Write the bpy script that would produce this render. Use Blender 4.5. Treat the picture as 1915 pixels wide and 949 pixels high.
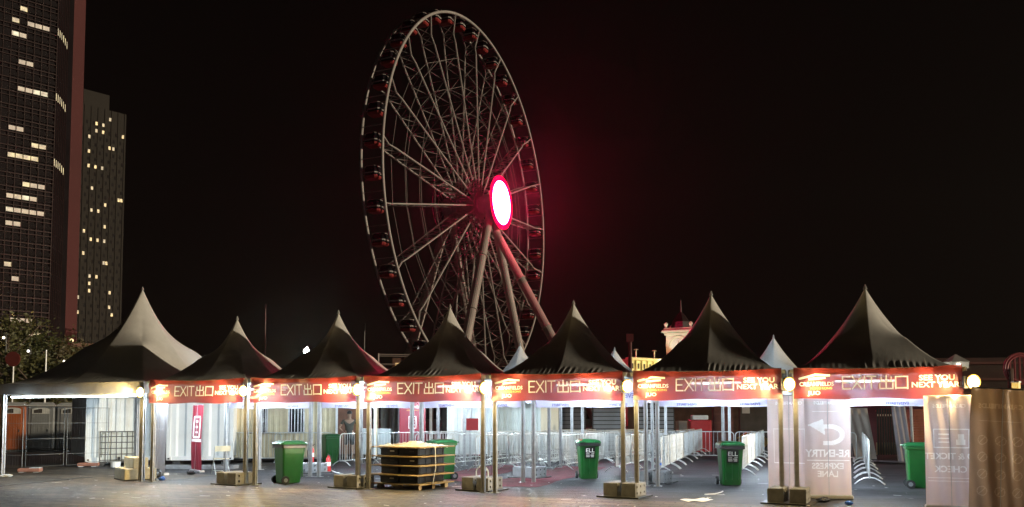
import bpy, math, random
from math import sin, cos, pi, radians, sqrt, atan2
from mathutils import Vector, Matrix
random.seed(7)
HAZE = 0.00016
for o in list(bpy.data.objects): bpy.data.objects.remove(o)
SC = bpy.context.scene
COL = SC.collection

# ------------------------------------------------------------------ camera, sky, sun, exposure
F_PX, EYE, PITCH = 1503.0, 1.65, radians(3.0)
YC = 780 - F_PX * math.tan(PITCH)
cam_d = bpy.data.cameras.new('camera'); cam = bpy.data.objects.new('camera', cam_d); COL.objects.link(cam)
cam.location = (0, 0, EYE); cam.rotation_euler = (pi / 2 + PITCH, 0, 0)
cam_d.sensor_fit = 'HORIZONTAL'; cam_d.sensor_width = 36; cam_d.lens = F_PX / 1915 * 36
cam_d.shift_y = (YC - 474.5) / 1915
cam_d.clip_start = 0.1; cam_d.clip_end = 5000
SC.camera = cam
SUN_DIR = Vector((0.967, -0.255, 0.0)).normalized()      # towards the light: from the right, a little behind the camera
SUN_EL = radians(5.5)
W = bpy.data.worlds.new('World'); SC.world = W; W.use_nodes = True
nt = W.node_tree; bg = nt.nodes['Background']
sky = nt.nodes.new('ShaderNodeTexSky'); sky.sky_type = 'NISHITA'; sky.sun_disc = False
sky.sun_elevation = SUN_EL; sky.sun_rotation = atan2(SUN_DIR.x, SUN_DIR.y)
sky.air_density = 1.0; sky.dust_density = 3.0
hsv = nt.nodes.new('ShaderNodeHueSaturation'); hsv.inputs['Saturation'].default_value = 0.0
tint = nt.nodes.new('ShaderNodeMixRGB'); tint.blend_type = 'MULTIPLY'; tint.inputs[0].default_value = 1
tint.inputs[2].default_value = (1.0, 0.62, 0.50, 1)     # city light pollution
nt.links.new(sky.outputs[0], hsv.inputs['Color']); nt.links.new(hsv.outputs[0], tint.inputs[1])
nt.links.new(tint.outputs[0], bg.inputs['Color']); bg.inputs['Strength'].default_value = 0.0012
sd = bpy.data.lights.new('sun', 'SUN'); sd.energy = 2.3; sd.angle = radians(0.8); sd.color = (1, 0.83, 0.58)
sun = bpy.data.objects.new('sun', sd); COL.objects.link(sun)
sv = Vector((SUN_DIR.x * cos(SUN_EL), SUN_DIR.y * cos(SUN_EL), sin(SUN_EL)))
sun.rotation_euler = sv.to_track_quat('Z', 'Y').to_euler(); sun.location = (40, -30, 30)
SC.view_settings.view_transform = 'Standard'; SC.view_settings.look = 'None'
SC.view_settings.exposure = 0.2; SC.view_settings.gamma = 1; SC.view_settings.use_curve_mapping = False
SC.render.engine = 'CYCLES'
SC.cycles.use_denoising = True
SC.cycles.max_bounces = 6; SC.cycles.diffuse_bounces = 3; SC.cycles.glossy_bounces = 2
SC.cycles.transmission_bounces = 3; SC.cycles.transparent_max_bounces = 8; SC.cycles.volume_bounces = 0
SC.cycles.sample_clamp_indirect = 4; SC.cycles.caustics_reflective = False; SC.cycles.caustics_refractive = False

# ------------------------------------------------------------------ helpers
def ray(px, py):
    return Vector(((px - 957.5) / F_PX, cos(PITCH) - (YC - py) / F_PX * sin(PITCH), sin(PITCH) + (YC - py) / F_PX * cos(PITCH)))
def gp(px, py, z=0.0):                                   # photo pixel -> ground point
    d = ray(px, py); k = (z - EYE) / d.z
    return Vector((d.x * k, d.y * k, z))
def at(px, py, Y):                                       # photo pixel -> point at depth Y
    d = ray(px, py); k = Y / d.y
    return Vector((d.x * k, Y, EYE + d.z * k))
ROWA = radians(-18.83); EX = Vector((cos(ROWA), sin(ROWA), 0)); DY = Vector((-sin(ROWA), cos(ROWA), 0))
ROW0 = Vector((-9.32, 20.54, 0))
def rw(a, b, z=0.0): return ROW0 + EX * a + DY * b + Vector((0, 0, z))
PITCHT = 3.097
MATS = {}
def M(name, col, rough=0.6, metal=0.0, var=0.15, scale=5.0, bump=0.0, bscale=40, emis=None, es=0.0, transl=0.0, transp=0.0, spec=0.5, dirt=0.0):
    if name in MATS: return MATS[name]
    m = bpy.data.materials.new(name); m.use_nodes = True; n = m.node_tree; p = n.nodes['Principled BSDF']
    L = n.links.new; N = n.nodes.new
    tc = N('ShaderNodeTexCoord')
    nz = N('ShaderNodeTexNoise'); nz.inputs['Scale'].default_value = scale; nz.inputs['Detail'].default_value = 6
    L(tc.outputs['Object'], nz.inputs['Vector'])
    rp = N('ShaderNodeValToRGB'); rp.color_ramp.elements[0].position = 0.3; rp.color_ramp.elements[1].position = 0.72
    a = [max(0, c * (1 - var)) for c in col]; b = [min(1, c * (1 + var)) for c in col]
    rp.color_ramp.elements[0].color = (*a, 1); rp.color_ramp.elements[1].color = (*b, 1)
    L(nz.outputs['Fac'], rp.inputs['Fac']); colout = rp.outputs['Color']
    if dirt:
        n2 = N('ShaderNodeTexNoise'); n2.inputs['Scale'].default_value = scale * 0.45; n2.inputs['Detail'].default_value = 9; n2.inputs['Roughness'].default_value = 0.7
        L(tc.outputs['Object'], n2.inputs['Vector'])
        r2 = N('ShaderNodeValToRGB'); r2.color_ramp.elements[0].position = 0.48; r2.color_ramp.elements[1].position = 0.7
        r2.color_ramp.elements[0].color = (0, 0, 0, 1); r2.color_ramp.elements[1].color = (dirt, dirt, dirt, 1)
        mx = N('ShaderNodeMixRGB'); mx.inputs[2].default_value = (0.09, 0.075, 0.055, 1)
        L(n2.outputs['Fac'], r2.inputs['Fac']); L(r2.outputs[0], mx.inputs[0]); L(colout, mx.inputs[1]); colout = mx.outputs[0]
    L(colout, p.inputs['Base Color'])
    p.inputs['Roughness'].default_value = rough; p.inputs['Metallic'].default_value = metal; p.inputs['Specular IOR Level'].default_value = spec
    if bump:
        nb = N('ShaderNodeTexNoise'); nb.inputs['Scale'].default_value = bscale; nb.inputs['Detail'].default_value = 4
        bp = N('ShaderNodeBump'); bp.inputs['Strength'].default_value = bump; bp.inputs['Distance'].default_value = 0.02
        L(tc.outputs['Object'], nb.inputs['Vector']); L(nb.outputs['Fac'], bp.inputs['Height']); L(bp.outputs[0], p.inputs['Normal'])
    if emis:
        p.inputs['Emission Color'].default_value = (*emis, 1); p.inputs['Emission Strength'].default_value = es
    out = n.nodes['Material Output']; sh = p.outputs[0]
    if transl:
        t = N('ShaderNodeBsdfTranslucent'); L(colout, t.inputs['Color'])
        ms = N('ShaderNodeMixShader'); ms.inputs[0].default_value = transl; L(sh, ms.inputs[1]); L(t.outputs[0], ms.inputs[2]); sh = ms.outputs[0]
    if transp:
        t = N('ShaderNodeBsdfTransparent'); ms = N('ShaderNodeMixShader'); ms.inputs[0].default_value = transp
        L(sh, ms.inputs[1]); L(t.outputs[0], ms.inputs[2]); sh = ms.outputs[0]
    L(sh, out.inputs['Surface'])
    MATS[name] = m; return m
def EMN(name, col, s, scale):                              # lit room seen through glass: uneven lamps, blinds and ceilings
    m = EM(name, col, s); n = m.node_tree; p = n.nodes['Principled BSDF']
    tc = n.nodes.new('ShaderNodeNewGeometry'); nz = n.nodes.new('ShaderNodeTexNoise'); nz.inputs['Scale'].default_value = scale; nz.inputs['Detail'].default_value = 3
    mr = n.nodes.new('ShaderNodeMapRange'); mr.inputs['From Min'].default_value = .36; mr.inputs['From Max'].default_value = .66; mr.inputs['To Min'].default_value = s * .12; mr.inputs['To Max'].default_value = s * 1.5
    n.links.new(tc.outputs['Position'], nz.inputs['Vector']); n.links.new(nz.outputs['Fac'], mr.inputs['Value']); n.links.new(mr.outputs[0], p.inputs['Emission Strength']); return m
def EM(name, col, s):
    return M(name, (0.8, 0.8, 0.8), emis=col, es=s, var=0.0)

class MB:
    def __init__(s): s.v = []; s.f = []
    def add(s, vs, fs):
        o = len(s.v); s.v += [tuple(v) for v in vs]; s.f += [tuple(i + o for i in f) for f in fs]; return s
    def box(s, c, d, rz=0.0, taper=1.0, M4=None):
        x, y, z = d[0] / 2, d[1] / 2, d[2] / 2; R = Matrix.Rotation(rz, 3, 'Z'); vs = []
        for k in (-1, 1):
            t = taper if k < 0 else 1.0
            for (i, j) in ((-1, -1), (1, -1), (1, 1), (-1, 1)):
                p = R @ Vector((i * x * t, j * y * t, k * z)) + Vector(c)
                vs.append(M4 @ p if M4 else p)
        return s.add(vs, [(3, 2, 1, 0), (4, 5, 6, 7), (0, 1, 5, 4), (1, 2, 6, 5), (2, 3, 7, 6), (3, 0, 4, 7)])
    def cbox(s, c, d, b=0.01):                            # box with chamfered vertical and horizontal edges
        x, y, z = d[0] / 2, d[1] / 2, d[2] / 2; rings = []
        for (zz, ins) in ((-z, b), (-z + b, 0), (z - b, 0), (z, b)):
            xx, yy = x - ins, y - ins
            rings.append([(c[0] + p, c[1] + q, c[2] + zz) for (p, q) in ((-xx + b, -yy), (xx - b, -yy), (xx, -yy + b), (xx, yy - b), (xx - b, yy), (-xx + b, yy), (-xx, yy - b), (-xx, -yy + b))])
        return s.rings(rings)
    def rings(s, rings, cap=True, close=True):
        n = len(rings[0]); vs = [p for r in rings for p in r]; fs = []
        for k in range(len(rings) - 1):
            for i in range(n if close else n - 1):
                j = (i + 1) % n
                fs.append((k * n + i, k * n + j, (k + 1) * n + j, (k + 1) * n + i))
        if cap: fs.append(tuple(range(n - 1, -1, -1))); fs.append(tuple((len(rings) - 1) * n + i for i in range(n)))
        return s.add(vs, fs)
    def beam(s, p, q, r, n=4, r2=None):
        p = Vector(p); q = Vector(q); d = (q - p)
        if d.length < 1e-6: return s
        d.normalize(); u = d.cross(Vector((0, 0, 1)) if abs(d.z) < 0.9 else Vector((1, 0, 0))).normalized(); w = d.cross(u)
        r2 = r if r2 is None else r2
        A = [p + (u * cos(2 * pi * (i + .5) / n) + w * sin(2 * pi * (i + .5) / n)) * r for i in range(n)]
        B = [q + (u * cos(2 * pi * (i + .5) / n) + w * sin(2 * pi * (i + .5) / n)) * r2 for i in range(n)]
        return s.rings([A, B])
    def path(s, pts, r, n=6, closed=False):
        pts = [Vector(p) for p in pts]; m = len(pts); rr = []; up = None
        for i in range(m):
            a = pts[i - 1] if (i > 0 or closed) else pts[i]; b = pts[(i + 1) % m] if (i < m - 1 or closed) else pts[i]
            d = (b - a).normalized()
            if up is None: up = d.cross(Vector((0, 0, 1)) if abs(d.z) < 0.9 else Vector((1, 0, 0))).normalized()
            u = (up - d * up.dot(d)).normalized(); up = u; w = d.cross(u)
            rr.append([pts[i] + (u * cos(2 * pi * k / n) + w * sin(2 * pi * k / n)) * r for k in range(n)])
        if closed: rr.append(rr[0]); return s.rings(rr, cap=False)
        return s.rings(rr)
    def cyl(s, c, r, h, n=16, axis='z', r2=None):
        r2 = r if r2 is None else r2; A = []; B = []
        for i in range(n):
            a = 2 * pi * i / n; x, y = cos(a), sin(a)
            for (L, rad, hh) in ((A, r, -h / 2), (B, r2, h / 2)):
                p = (x * rad, y * rad, hh)
                if axis == 'x': p = (hh, x * rad, y * rad)
                if axis == 'y': p = (y * rad, hh, x * rad)
                L.append(Vector(c) + Vector(p))
        return s.rings([A, B])
    def prism(s, poly, y0, y1):                           # polygon in xz, extruded along y
        n = len(poly)
        return s.add([(x, y0, z) for x, z in poly] + [(x, y1, z) for x, z in poly],
                     [tuple(range(n)), tuple(range(2 * n - 1, n - 1, -1))] + [(i + n, (i + 1) % n + n, (i + 1) % n, i) for i in range(n)])
    def sheet(s, fn, nu, nv):
        vs = [fn(i / nu, j / nv) for j in range(nv + 1) for i in range(nu + 1)]; w = nu + 1
        return s.add(vs, [(j * w + i, j * w + i + 1, (j + 1) * w + i + 1, (j + 1) * w + i) for j in range(nv) for i in range(nu)])
    def thick(s, fn, nu, nv, t):                          # closed two-sided sheet, offset t in local -y/+y
        s.sheet(fn, nu, nv)
        s.sheet(lambda u, v: tuple(Vector(fn(1 - u, v)) + Vector((0, t, 0))), nu, nv); return s
    def mesh(s, name, mat, smooth=False):
        me = bpy.data.meshes.new(name); me.from_pydata(s.v, [], s.f); me.update()
        if mat:
            for q in (mat if isinstance(mat, list) else [mat]): me.materials.append(q)
        if smooth: me.polygons.foreach_set('use_smooth', [True] * len(me.polygons))
        return me
    def build(s, name, mat, parent=None, loc=(0, 0, 0), rz=0.0, smooth=False):
        return mo(name, s.mesh(name, mat, smooth), parent, loc, rz)
def mo(name, me, parent=None, loc=(0, 0, 0), rz=0.0):
    o = bpy.data.objects.new(name, me); COL.objects.link(o); o.location = loc; o.rotation_euler = (0, 0, rz)
    if parent is not None: o.parent = parent
    return o
def tag(o, label, cat, group=None):
    o['label'] = label; o['category'] = cat
    if group: o['group'] = group
    return o
def E(name, label, cat, loc=(0, 0, 0), rz=0.0, group=None):
    o = bpy.data.objects.new(name, None); COL.objects.link(o); o.location = loc; o.rotation_euler = (0, 0, rz); o.empty_display_size = 0.2
    return tag(o, label, cat, group)
def struct(o): o['kind'] = 'structure'; return o
def stuff(o): o['kind'] = 'stuff'; return o
def light(name, kind, loc, power, col, parent=None, size=0.1, size_y=None, rot=None, spot=None):
    d = bpy.data.lights.new(name, kind); d.energy = power; d.color = col
    if kind == 'AREA':
        d.shape = 'RECTANGLE' if size_y else 'SQUARE'; d.size = size
        if size_y: d.size_y = size_y
    else: d.shadow_soft_size = size
    if spot: d.spot_size = spot; d.spot_blend = 0.6
    o = bpy.data.objects.new(name, d); COL.objects.link(o); o.location = loc
    if rot: o.rotation_euler = rot
    if parent is not None: o.parent = parent
    return o
TXT = {}
def text(body, size, mat, name, parent, loc, rot=(pi / 2, 0, 0), mirror=False, bold=0.0, ext=0.0015, sx=1.0, align='CENTER', spacing=1.0):
    key = (body, size, mat.name, mirror, bold, ext, sx, align, spacing)
    if key not in TXT:
        cu = bpy.data.curves.new('tmp', 'FONT'); cu.body = body; cu.size = size; cu.extrude = ext; cu.offset = bold * size; cu.align_x = align; cu.align_y = 'CENTER'
        cu.resolution_u = 3; cu.space_character = spacing; cu.space_line = 0.85
        ob = bpy.data.objects.new('tmp', cu); COL.objects.link(ob)
        dg = bpy.context.evaluated_depsgraph_get(); me = bpy.data.meshes.new_from_object(ob.evaluated_get(dg))
        bpy.data.objects.remove(ob); bpy.data.curves.remove(cu)
        me.transform(Matrix.Diagonal((-sx if mirror else sx, 1, 1, 1)))
        if mirror: me.flip_normals()
        me.materials.clear(); me.materials.append(mat); me.name = name; TXT[key] = me
    o = mo(name, TXT[key], parent, loc); o.rotation_euler = rot; return o
def corr(mb, x0, x1, z0, z1, y, pitch=0.28, depth=0.04):  # corrugated steel sheet facing -y
    xs = []; x = x0; k = 0; seq = [(0.36, 0), (0.14, 1), (0.36, 1), (0.14, 0)]
    xs.append((x0, 0))
    while x < x1 - 1e-4:
        w, up = seq[k % 4]; x = min(x1, x + pitch * w)
        xs.append((x, 1 if k % 4 in (1, 2) else 0)); k += 1
    A = [(p, y + depth * q, z0) for p, q in xs]; B = [(p, y + depth * q, z1) for p, q in xs]
    n = len(xs); mb.add(A + B, [(i, i + 1, n + i + 1, n + i) for i in range(n - 1)])
ORD = ['first', 'second', 'third', 'fourth', 'fifth', 'sixth', 'seventh', 'eighth', 'ninth', 'tenth']

# ------------------------------------------------------------------ materials
m_alu = M('aluminium', (0.48, 0.48, 0.49), 0.42, 0.5, 0.12, 9, dirt=0.35)
m_steel = M('galvanised_steel', (0.72, 0.73, 0.72), 0.42, 0.35, 0.12, 14, dirt=0.3)
m_dsteel = M('dark_steel', (0.06, 0.06, 0.06), 0.5, 0.4, 0.2, 8)
m_canopy = M('canopy_pvc', (0.68, 0.675, 0.66), 0.55, 0, 0.10, 1.2, bump=0.12, bscale=9, dirt=0.25)
m_under = M('white_pvc', (0.78, 0.79, 0.80), 0.5, 0, 0.06, 2, transl=0.15)
m_black = M('black_plastic', (0.018, 0.018, 0.018), 0.4, 0, 0.3, 6)
m_rubber = M('rubber', (0.02, 0.02, 0.02), 0.75)
m_conc = M('concrete', (0.22, 0.22, 0.225), 0.85, 0, 0.18, 9, bump=0.35, bscale=55, dirt=0.35)
m_hole = M('hole_dark', (0.08, 0.075, 0.07), 0.9)
m_green = M('bin_green', (0.007, 0.085, 0.014), 0.38, 0, 0.12, 5, bump=0.06, bscale=60, dirt=0.22)
m_lid = M('bin_lid_green', (0.015, 0.115, 0.035), 0.33, 0, 0.12, 5)
m_white = M('white_paint', (0.78, 0.79, 0.78), 0.45, 0, 0.07, 4, dirt=0.22)
m_letter = M('white_print', (0.82, 0.82, 0.80), 0.5, 0, 0.03, 4, transl=0.3)
m_yletter = M('yellow_print', (0.85, 0.60, 0.10), 0.5, 0, 0.03, 4, transl=0.3)
m_banner = M('red_banner_vinyl', (0.235, 0.034, 0.034), 0.33, 0, 0.25, 1.6, bump=0.5, bscale=5, transl=0.25, transp=0.08)
m_bback = M('lavender_banner_vinyl', (0.62, 0.60, 0.76), 0.45, 0, 0.12, 2, transl=0.3)
m_rollup = M('roll_up_cloth', (0.70, 0.58, 0.57), 0.6, 0, 0.10, 1.5, transl=0.5)
m_faint = M('show_through_print', (0.93, 0.89, 0.89), 0.6, 0, 0.05, 6, transl=0.55)
m_faint3 = M('brown_print', (0.50, 0.39, 0.33), 0.6, 0, 0.05, 6, transl=0.4)
m_faint2 = M('show_through_dark_print', (0.40, 0.30, 0.29), 0.6, 0, 0.05, 6, transl=0.45)
m_crimson = M('crimson_print', (0.23, 0.02, 0.035), 0.5, 0, 0.12, 3, transl=0.2)
m_ply = M('plywood', (0.28, 0.19, 0.08), 0.7, 0, 0.22, 4, bump=0.1, dirt=0.2)
m_wood = M('timber', (0.46, 0.33, 0.17), 0.75, 0, 0.2, 6, bump=0.15, dirt=0.25)
m_tarp = M('cream_tarpaulin', (0.55, 0.51, 0.38), 0.5, 0, 0.1, 4, bump=0.2, bscale=18)
m_contw = M('container_white', (0.70, 0.74, 0.74), 0.5, 0, 0.08, 1.5, dirt=0.3)
m_contb = M('cabin_beige', (0.68, 0.58, 0.38), 0.55, 0, 0.08, 1.5, dirt=0.3)
m_grey = M('grey_panel', (0.17, 0.18, 0.19), 0.6, 0, 0.12, 2, dirt=0.3)
m_glass = M('dark_glass', (0.015, 0.017, 0.02), 0.08, 0, 0.2, 3, spec=0.6)
m_dark = M('dark_interior', (0.035, 0.028, 0.024), 0.8, 0, 0.4, 3)
m_brown = M('brown_panel', (0.14, 0.07, 0.05), 0.7, 0, 0.3, 2)
m_red = M('red_paint', (0.45, 0.025, 0.025), 0.35, 0, 0.1, 5)
m_blue = M('blue_plastic', (0.03, 0.12, 0.5), 0.35)
m_tube = EM('tube_glow', (0.85, 0.95, 1.0), 14)
m_lampface = EM('flood_glow', (1.0, 0.78, 0.34), 45)

# ------------------------------------------------------------------ ground
def ground_mat(name, base, kind):
    m = bpy.data.materials.new(name); m.use_nodes = True; n = m.node_tree; p = n.nodes['Principled BSDF']; N = n.nodes.new; L = n.links.new
    tc = N('ShaderNodeTexCoord'); n1 = N('ShaderNodeTexNoise'); n1.inputs['Scale'].default_value = 0.55; n1.inputs['Detail'].default_value = 10; n1.inputs['Roughness'].default_value = 0.65
    L(tc.outputs['Object'], n1.inputs['Vector'])
    r1 = N('ShaderNodeValToRGB'); r1.color_ramp.elements[0].position = 0.32; r1.color_ramp.elements[1].position = 0.7
    r1.color_ramp.elements[0].color = (*[c * 0.35 for c in base], 1); r1.color_ramp.elements[1].color = (*[c * 1.6 for c in base], 1)
    L(n1.outputs['Fac'], r1.inputs['Fac']); col = r1.outputs[0]
    bp = N('ShaderNodeBump'); bp.inputs['Distance'].default_value = 0.03
    if kind == 'paver':
        b = N('ShaderNodeTexBrick'); b.inputs['Scale'].default_value = 1.0; b.inputs['Brick Width'].default_value = 0.40; b.inputs['Row Height'].default_value = 0.20
        b.inputs['Mortar Size'].default_value = 0.016; b.inputs['Mortar Smooth'].default_value = 0.3
        b.inputs['Color1'].default_value = (0.62, 0.60, 0.58, 1); b.inputs['Color2'].default_value = (1.15, 1.08, 1.0, 1); b.inputs['Mortar'].default_value = (0.3, 0.28, 0.26, 1)
        L(tc.outputs['Object'], b.inputs['Vector'])
        mx = N('ShaderNodeMixRGB'); mx.blend_type = 'MULTIPLY'; mx.inputs[0].default_value = 1; L(col, mx.inputs[1]); L(b.outputs['Color'], mx.inputs[2]); col = mx.outputs[0]
        n3 = N('ShaderNodeTexNoise'); n3.inputs['Scale'].default_value = 6; n3.inputs['Detail'].default_value = 5; L(tc.outputs['Object'], n3.inputs['Vector'])
        md = N('ShaderNodeMath'); md.operation = 'MULTIPLY_ADD'; md.inputs[1].default_value = -1.0; L(b.outputs['Fac'], md.inputs[0]); L(n3.outputs['Fac'], md.inputs[2])
        L(md.outputs[0], bp.inputs['Height']); bp.inputs['Strength'].default_value = 1.0
    else:
        n2 = N('ShaderNodeTexNoise'); n2.inputs['Scale'].default_value = 70; n2.inputs['Detail'].default_value = 3; L(tc.outputs['Object'], n2.inputs['Vector'])
        n4 = N('ShaderNodeTexNoise'); n4.inputs['Scale'].default_value = 3.0; n4.inputs['Detail'].default_value = 6; L(tc.outputs['Object'], n4.inputs['Vector'])
        md = N('ShaderNodeMath'); md.operation = 'MULTIPLY_ADD'; md.inputs[1].default_value = 2.0; L(n4.outputs['Fac'], md.inputs[0]); L(n2.outputs['Fac'], md.inputs[2])
        L(md.outputs[0], bp.inputs['Height']); bp.inputs['Strength'].default_value = 0.55
    mp = N('ShaderNodeMapping'); mp.inputs['Scale'].default_value = (0.35, 2.2, 1); mp.inputs['Rotation'].default_value = (0, 0, 0.5); L(tc.outputs['Object'], mp.inputs['Vector'])
    ns = N('ShaderNodeTexNoise'); ns.inputs['Scale'].default_value = 1.3; ns.inputs['Detail'].default_value = 8; ns.inputs['Roughness'].default_value = 0.7; ns.inputs['Distortion'].default_value = 0.6; L(mp.outputs[0], ns.inputs['Vector'])
    rs_ = N('ShaderNodeValToRGB'); rs_.color_ramp.elements[0].position = 0.40; rs_.color_ramp.elements[1].position = 0.62; rs_.color_ramp.elements[0].color = (0.45, 0.44, 0.43, 1); rs_.color_ramp.elements[1].color = (1.1, 1.1, 1.1, 1); L(ns.outputs['Fac'], rs_.inputs['Fac'])
    m3 = N('ShaderNodeMixRGB'); m3.blend_type = 'MULTIPLY'; m3.inputs[0].default_value = 1; L(col, m3.inputs[1]); L(rs_.outputs[0], m3.inputs[2]); col = m3.outputs[0]
    L(col, p.inputs['Base Color']); L(bp.outputs[0], p.inputs['Normal'])
    rr = N('ShaderNodeMapRange'); rr.inputs['To Min'].default_value = 0.42; rr.inputs['To Max'].default_value = 0.8; L(n1.outputs['Fac'], rr.inputs['Value']); L(rr.outputs[0], p.inputs['Roughness'])
    return m
m_asph = ground_mat('asphalt', (0.06, 0.059, 0.066), 'asphalt')
m_pav = ground_mat('block_paving', (0.15, 0.128, 0.102), 'paver')
g = MB().add([(-440, -36, 0), (440, -36, 0), (440, 634, 0), (-440, 634, 0)], [(0, 1, 2, 3)]).build('ground', m_asph); struct(g)
pv = MB().add([(-60, -20, 0), (40, -20, 0), (40, -0.55, 0), (9, -0.55, 0), (0.2, -0.35, 0), (0.2, 2.5, 0), (-8, 4.2, 0), (-60, 4.2, 0)], [(0, 1, 2, 3, 4, 5, 6, 7)]).build('pavement', m_pav, loc=rw(0, 0, 0.004), rz=ROWA); struct(pv)
kb = MB()
kb.box((-2.55, -2.2, 0.004), (0.16, 6.5, 0.012)); struct(kb.build('drain_channel', m_dsteel, loc=rw(0, 0, 0.002), rz=ROWA + 0.1))
m_carpet = M('worn_red_carpet', (0.12, 0.018, 0.028), 0.95, 0, 0.35, 3, bump=0.3, bscale=80, dirt=0.75)
for (a0, a1, b0, b1, lab) in ((8.4, 9.9, 1.6, 9.5, 'worn dirty red carpet runner behind the white ballast blocks'), (6.0, 7.6, 2.6, 9.5, 'dirty red carpet strip behind the pallet stack and green bin')):
    def cf(u, v, a0=a0, a1=a1, b0=b0, b1=b1): return ((a0 + (a1 - a0) * u) + 0.05 * sin(v * 17), b0 + (b1 - b0) * v + 0.04 * sin(u * 9), 0.006 + 0.006 * (1 + sin(u * 11 + v * 23) * sin(v * 31)))
    tag(MB().sheet(cf, 8, 24).build('carpet_runner', m_carpet, loc=rw(0, 0), rz=ROWA, smooth=True), lab, 'carpet', 'red carpets on the asphalt')
lt = MB()
for i in range(260):
    a = random.uniform(-3, 19); b = random.uniform(-4.5, 8); s = random.uniform(0.012, 0.05) * (1.6 if random.random() < .15 else 1); t = random.uniform(0, 6.3); z = 0.014
    if i % 4 == 0:
        l_ = random.uniform(.12, .45); lt.add([(a, b, z), (a + l_ * cos(t), b + l_ * sin(t) * .5, z), (a + l_ * cos(t) + .012, b + l_ * sin(t) * .5 + .02, z + .004), (a + .012, b + .02, z + .004)], [(0, 1, 2, 3)]); continue
    lt.add([(a + s * cos(t + k * pi / 2) * (1 if k % 2 else random.uniform(.4, 1.3)), b + s * sin(t + k * pi / 2), z + random.uniform(0, 0.012)) for k in range(4)], [(0, 1, 2, 3)])
stuff(tag(lt.build('litter', M('litter_paper', (0.62, 0.62, 0.60), 0.7), loc=rw(0, 0), rz=ROWA), 'scraps of paper and plastic litter scattered over the ground', 'litter'))

# ------------------------------------------------------------------ marquee tents
def canopy_mb(size, H, z0, n, seed, p=1.78, folds=85, famp=0.016):
    R = random.Random(seed); ph = [R.uniform(0, 6.3) for _ in range(12)]; h = size / 2
    def fn(u, v):
        x, y = (2 * u - 1), (2 * v - 1); ax, ay = abs(x), abs(y); m = max(ax, ay); q = min(ax, ay) / m if m > 1e-6 else 1
        w = min(1, max(0, (m - 0.06) / 0.40)); w = w * w * (3 - 2 * w)
        mm = min(1.0, (1 - w) * (0.45 * (ax + ay) + 0.48 * sqrt(ax * ax + ay * ay)) + w * m)   # ridged cone at the peak, square at the eave
        z = (1 - mm) ** p * H + 0.055 * H * (1 - q) * 4 * m * (1 - m) * w
        if m > 0.55:
            side = (0 if x > 0 else 1) if ax > ay else (2 if y > 0 else 3); t = y if ax > ay else x
            e = max(0, (m - 0.76) / 0.24); prof = sin(pi * min(1, e) ** 1.4) if m < 1 else 0
            sg = sin(t * folds + ph[side] + 2.2 * sin(t * 5 + ph[side + 4])); w = abs(sg) ** 0.6 * (1 if sg > 0 else -0.6)
            z += famp * prof * w * (1 - q ** 6) * max(0.08, 0.9 * (0.4 + 0.6 * sin(t * 7.3 + ph[side + 8]) * sin(t * 3.1 + ph[side + 4]) + 0.35 * sin(t * 17 + ph[side])))
        z += 0.012 * sin(x * 7 + ph[0]) * sin(y * 6 + ph[1]) * (1 - m) * m * 4
        return (x * h, y * h, z0 + z)
    return MB().sheet(fn, n, n)
def leg_mb(w, h):
    k = MB(); r = w / 2; g_ = w * 0.16
    prof = []
    for (sx, sy) in ((-1, -1), (1, -1), (1, 1), (-1, 1)):   # square profile with a groove on every side
        pass
    P = [(-r, -r), (-g_, -r), (-g_, -r * .55), (g_, -r * .55), (g_, -r), (r, -r), (r, -g_), (r * .55, -g_), (r * .55, g_), (r, g_), (r, r), (g_, r), (g_, r * .55), (-g_, r * .55), (-g_, r), (-r, r), (-r, g_), (-r * .55, g_), (-r * .55, -g_), (-r, -g_)]
    k.rings([[(x, y, 0.012) for x, y in P], [(x, y, h) for x, y in P]])
    k.box((0, 0, 0.006), (w * 2.2, w * 2.2, 0.012))
    return k
def tent(label, loc, size, H, eave, seed, valance=0.10, val_mat=None, group=None, inner=True):
    t = E('marquee_tent', label, 'tent', loc, ROWA, group); h = size / 2
    canopy_mb(size + 0.10, H, eave, 160 if size < 3.5 else 170, seed).build('canopy', m_canopy, t, smooth=True)
    canopy_mb(size - 0.02, H - 0.04, eave - 0.05, 24, seed, famp=0).build('canopy_lining', m_under, t, smooth=True)
    MB().cyl((0, 0, eave + H + 0.02), 0.045, 0.10, 8, r2=0.008).build('peak_cap', m_alu, t)
    lm = leg_mb(0.085 if size < 3.5 else 0.11, eave - 0.03).mesh('leg', m_alu)
    for (i, j) in ((-1, -1), (1, -1), (1, 1), (-1, 1)): mo('leg', lm, t, (i * (h - 0.06), j * (h - 0.06), 0))
    for j in (-1, 1):
        MB().box((0, j * (h - 0.06), eave - 0.06), (size - 0.21, 0.06, 0.08)).build('eave_beam', m_alu, t)
        MB().box((j * (h - 0.06), 0, eave - 0.06), (0.06, size - 0.21, 0.08)).build('eave_beam', m_alu, t)
    if valance:
        for s in range(4):
            def vf(u, v, s=s):
                x = (u - .5) * (size + 0.08); y = -(h + 0.055) + 0.012 * sin(u * 43 + seed + s) * v + 0.01 * sin(u * 19)
                z = eave + 0.005 - valance * v
                a = s * pi / 2; return (x * cos(a) - y * sin(a), x * sin(a) + y * cos(a), z)
            MB().sheet(vf, 46, 3).build('valance', val_mat or m_canopy, t, smooth=True)
    return t
CEN = [(18.58 - PITCHT * (k + .5)) for k in range(6)]
tl = ['at the right end of the exit row, lit warm', 'second from the right in the exit row', 'over the middle green bin, third from the right', 'behind the pallet stack, fourth from the right', 'below the white street lamp, fifth from right', 'leftmost of the six small exit tents']
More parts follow.
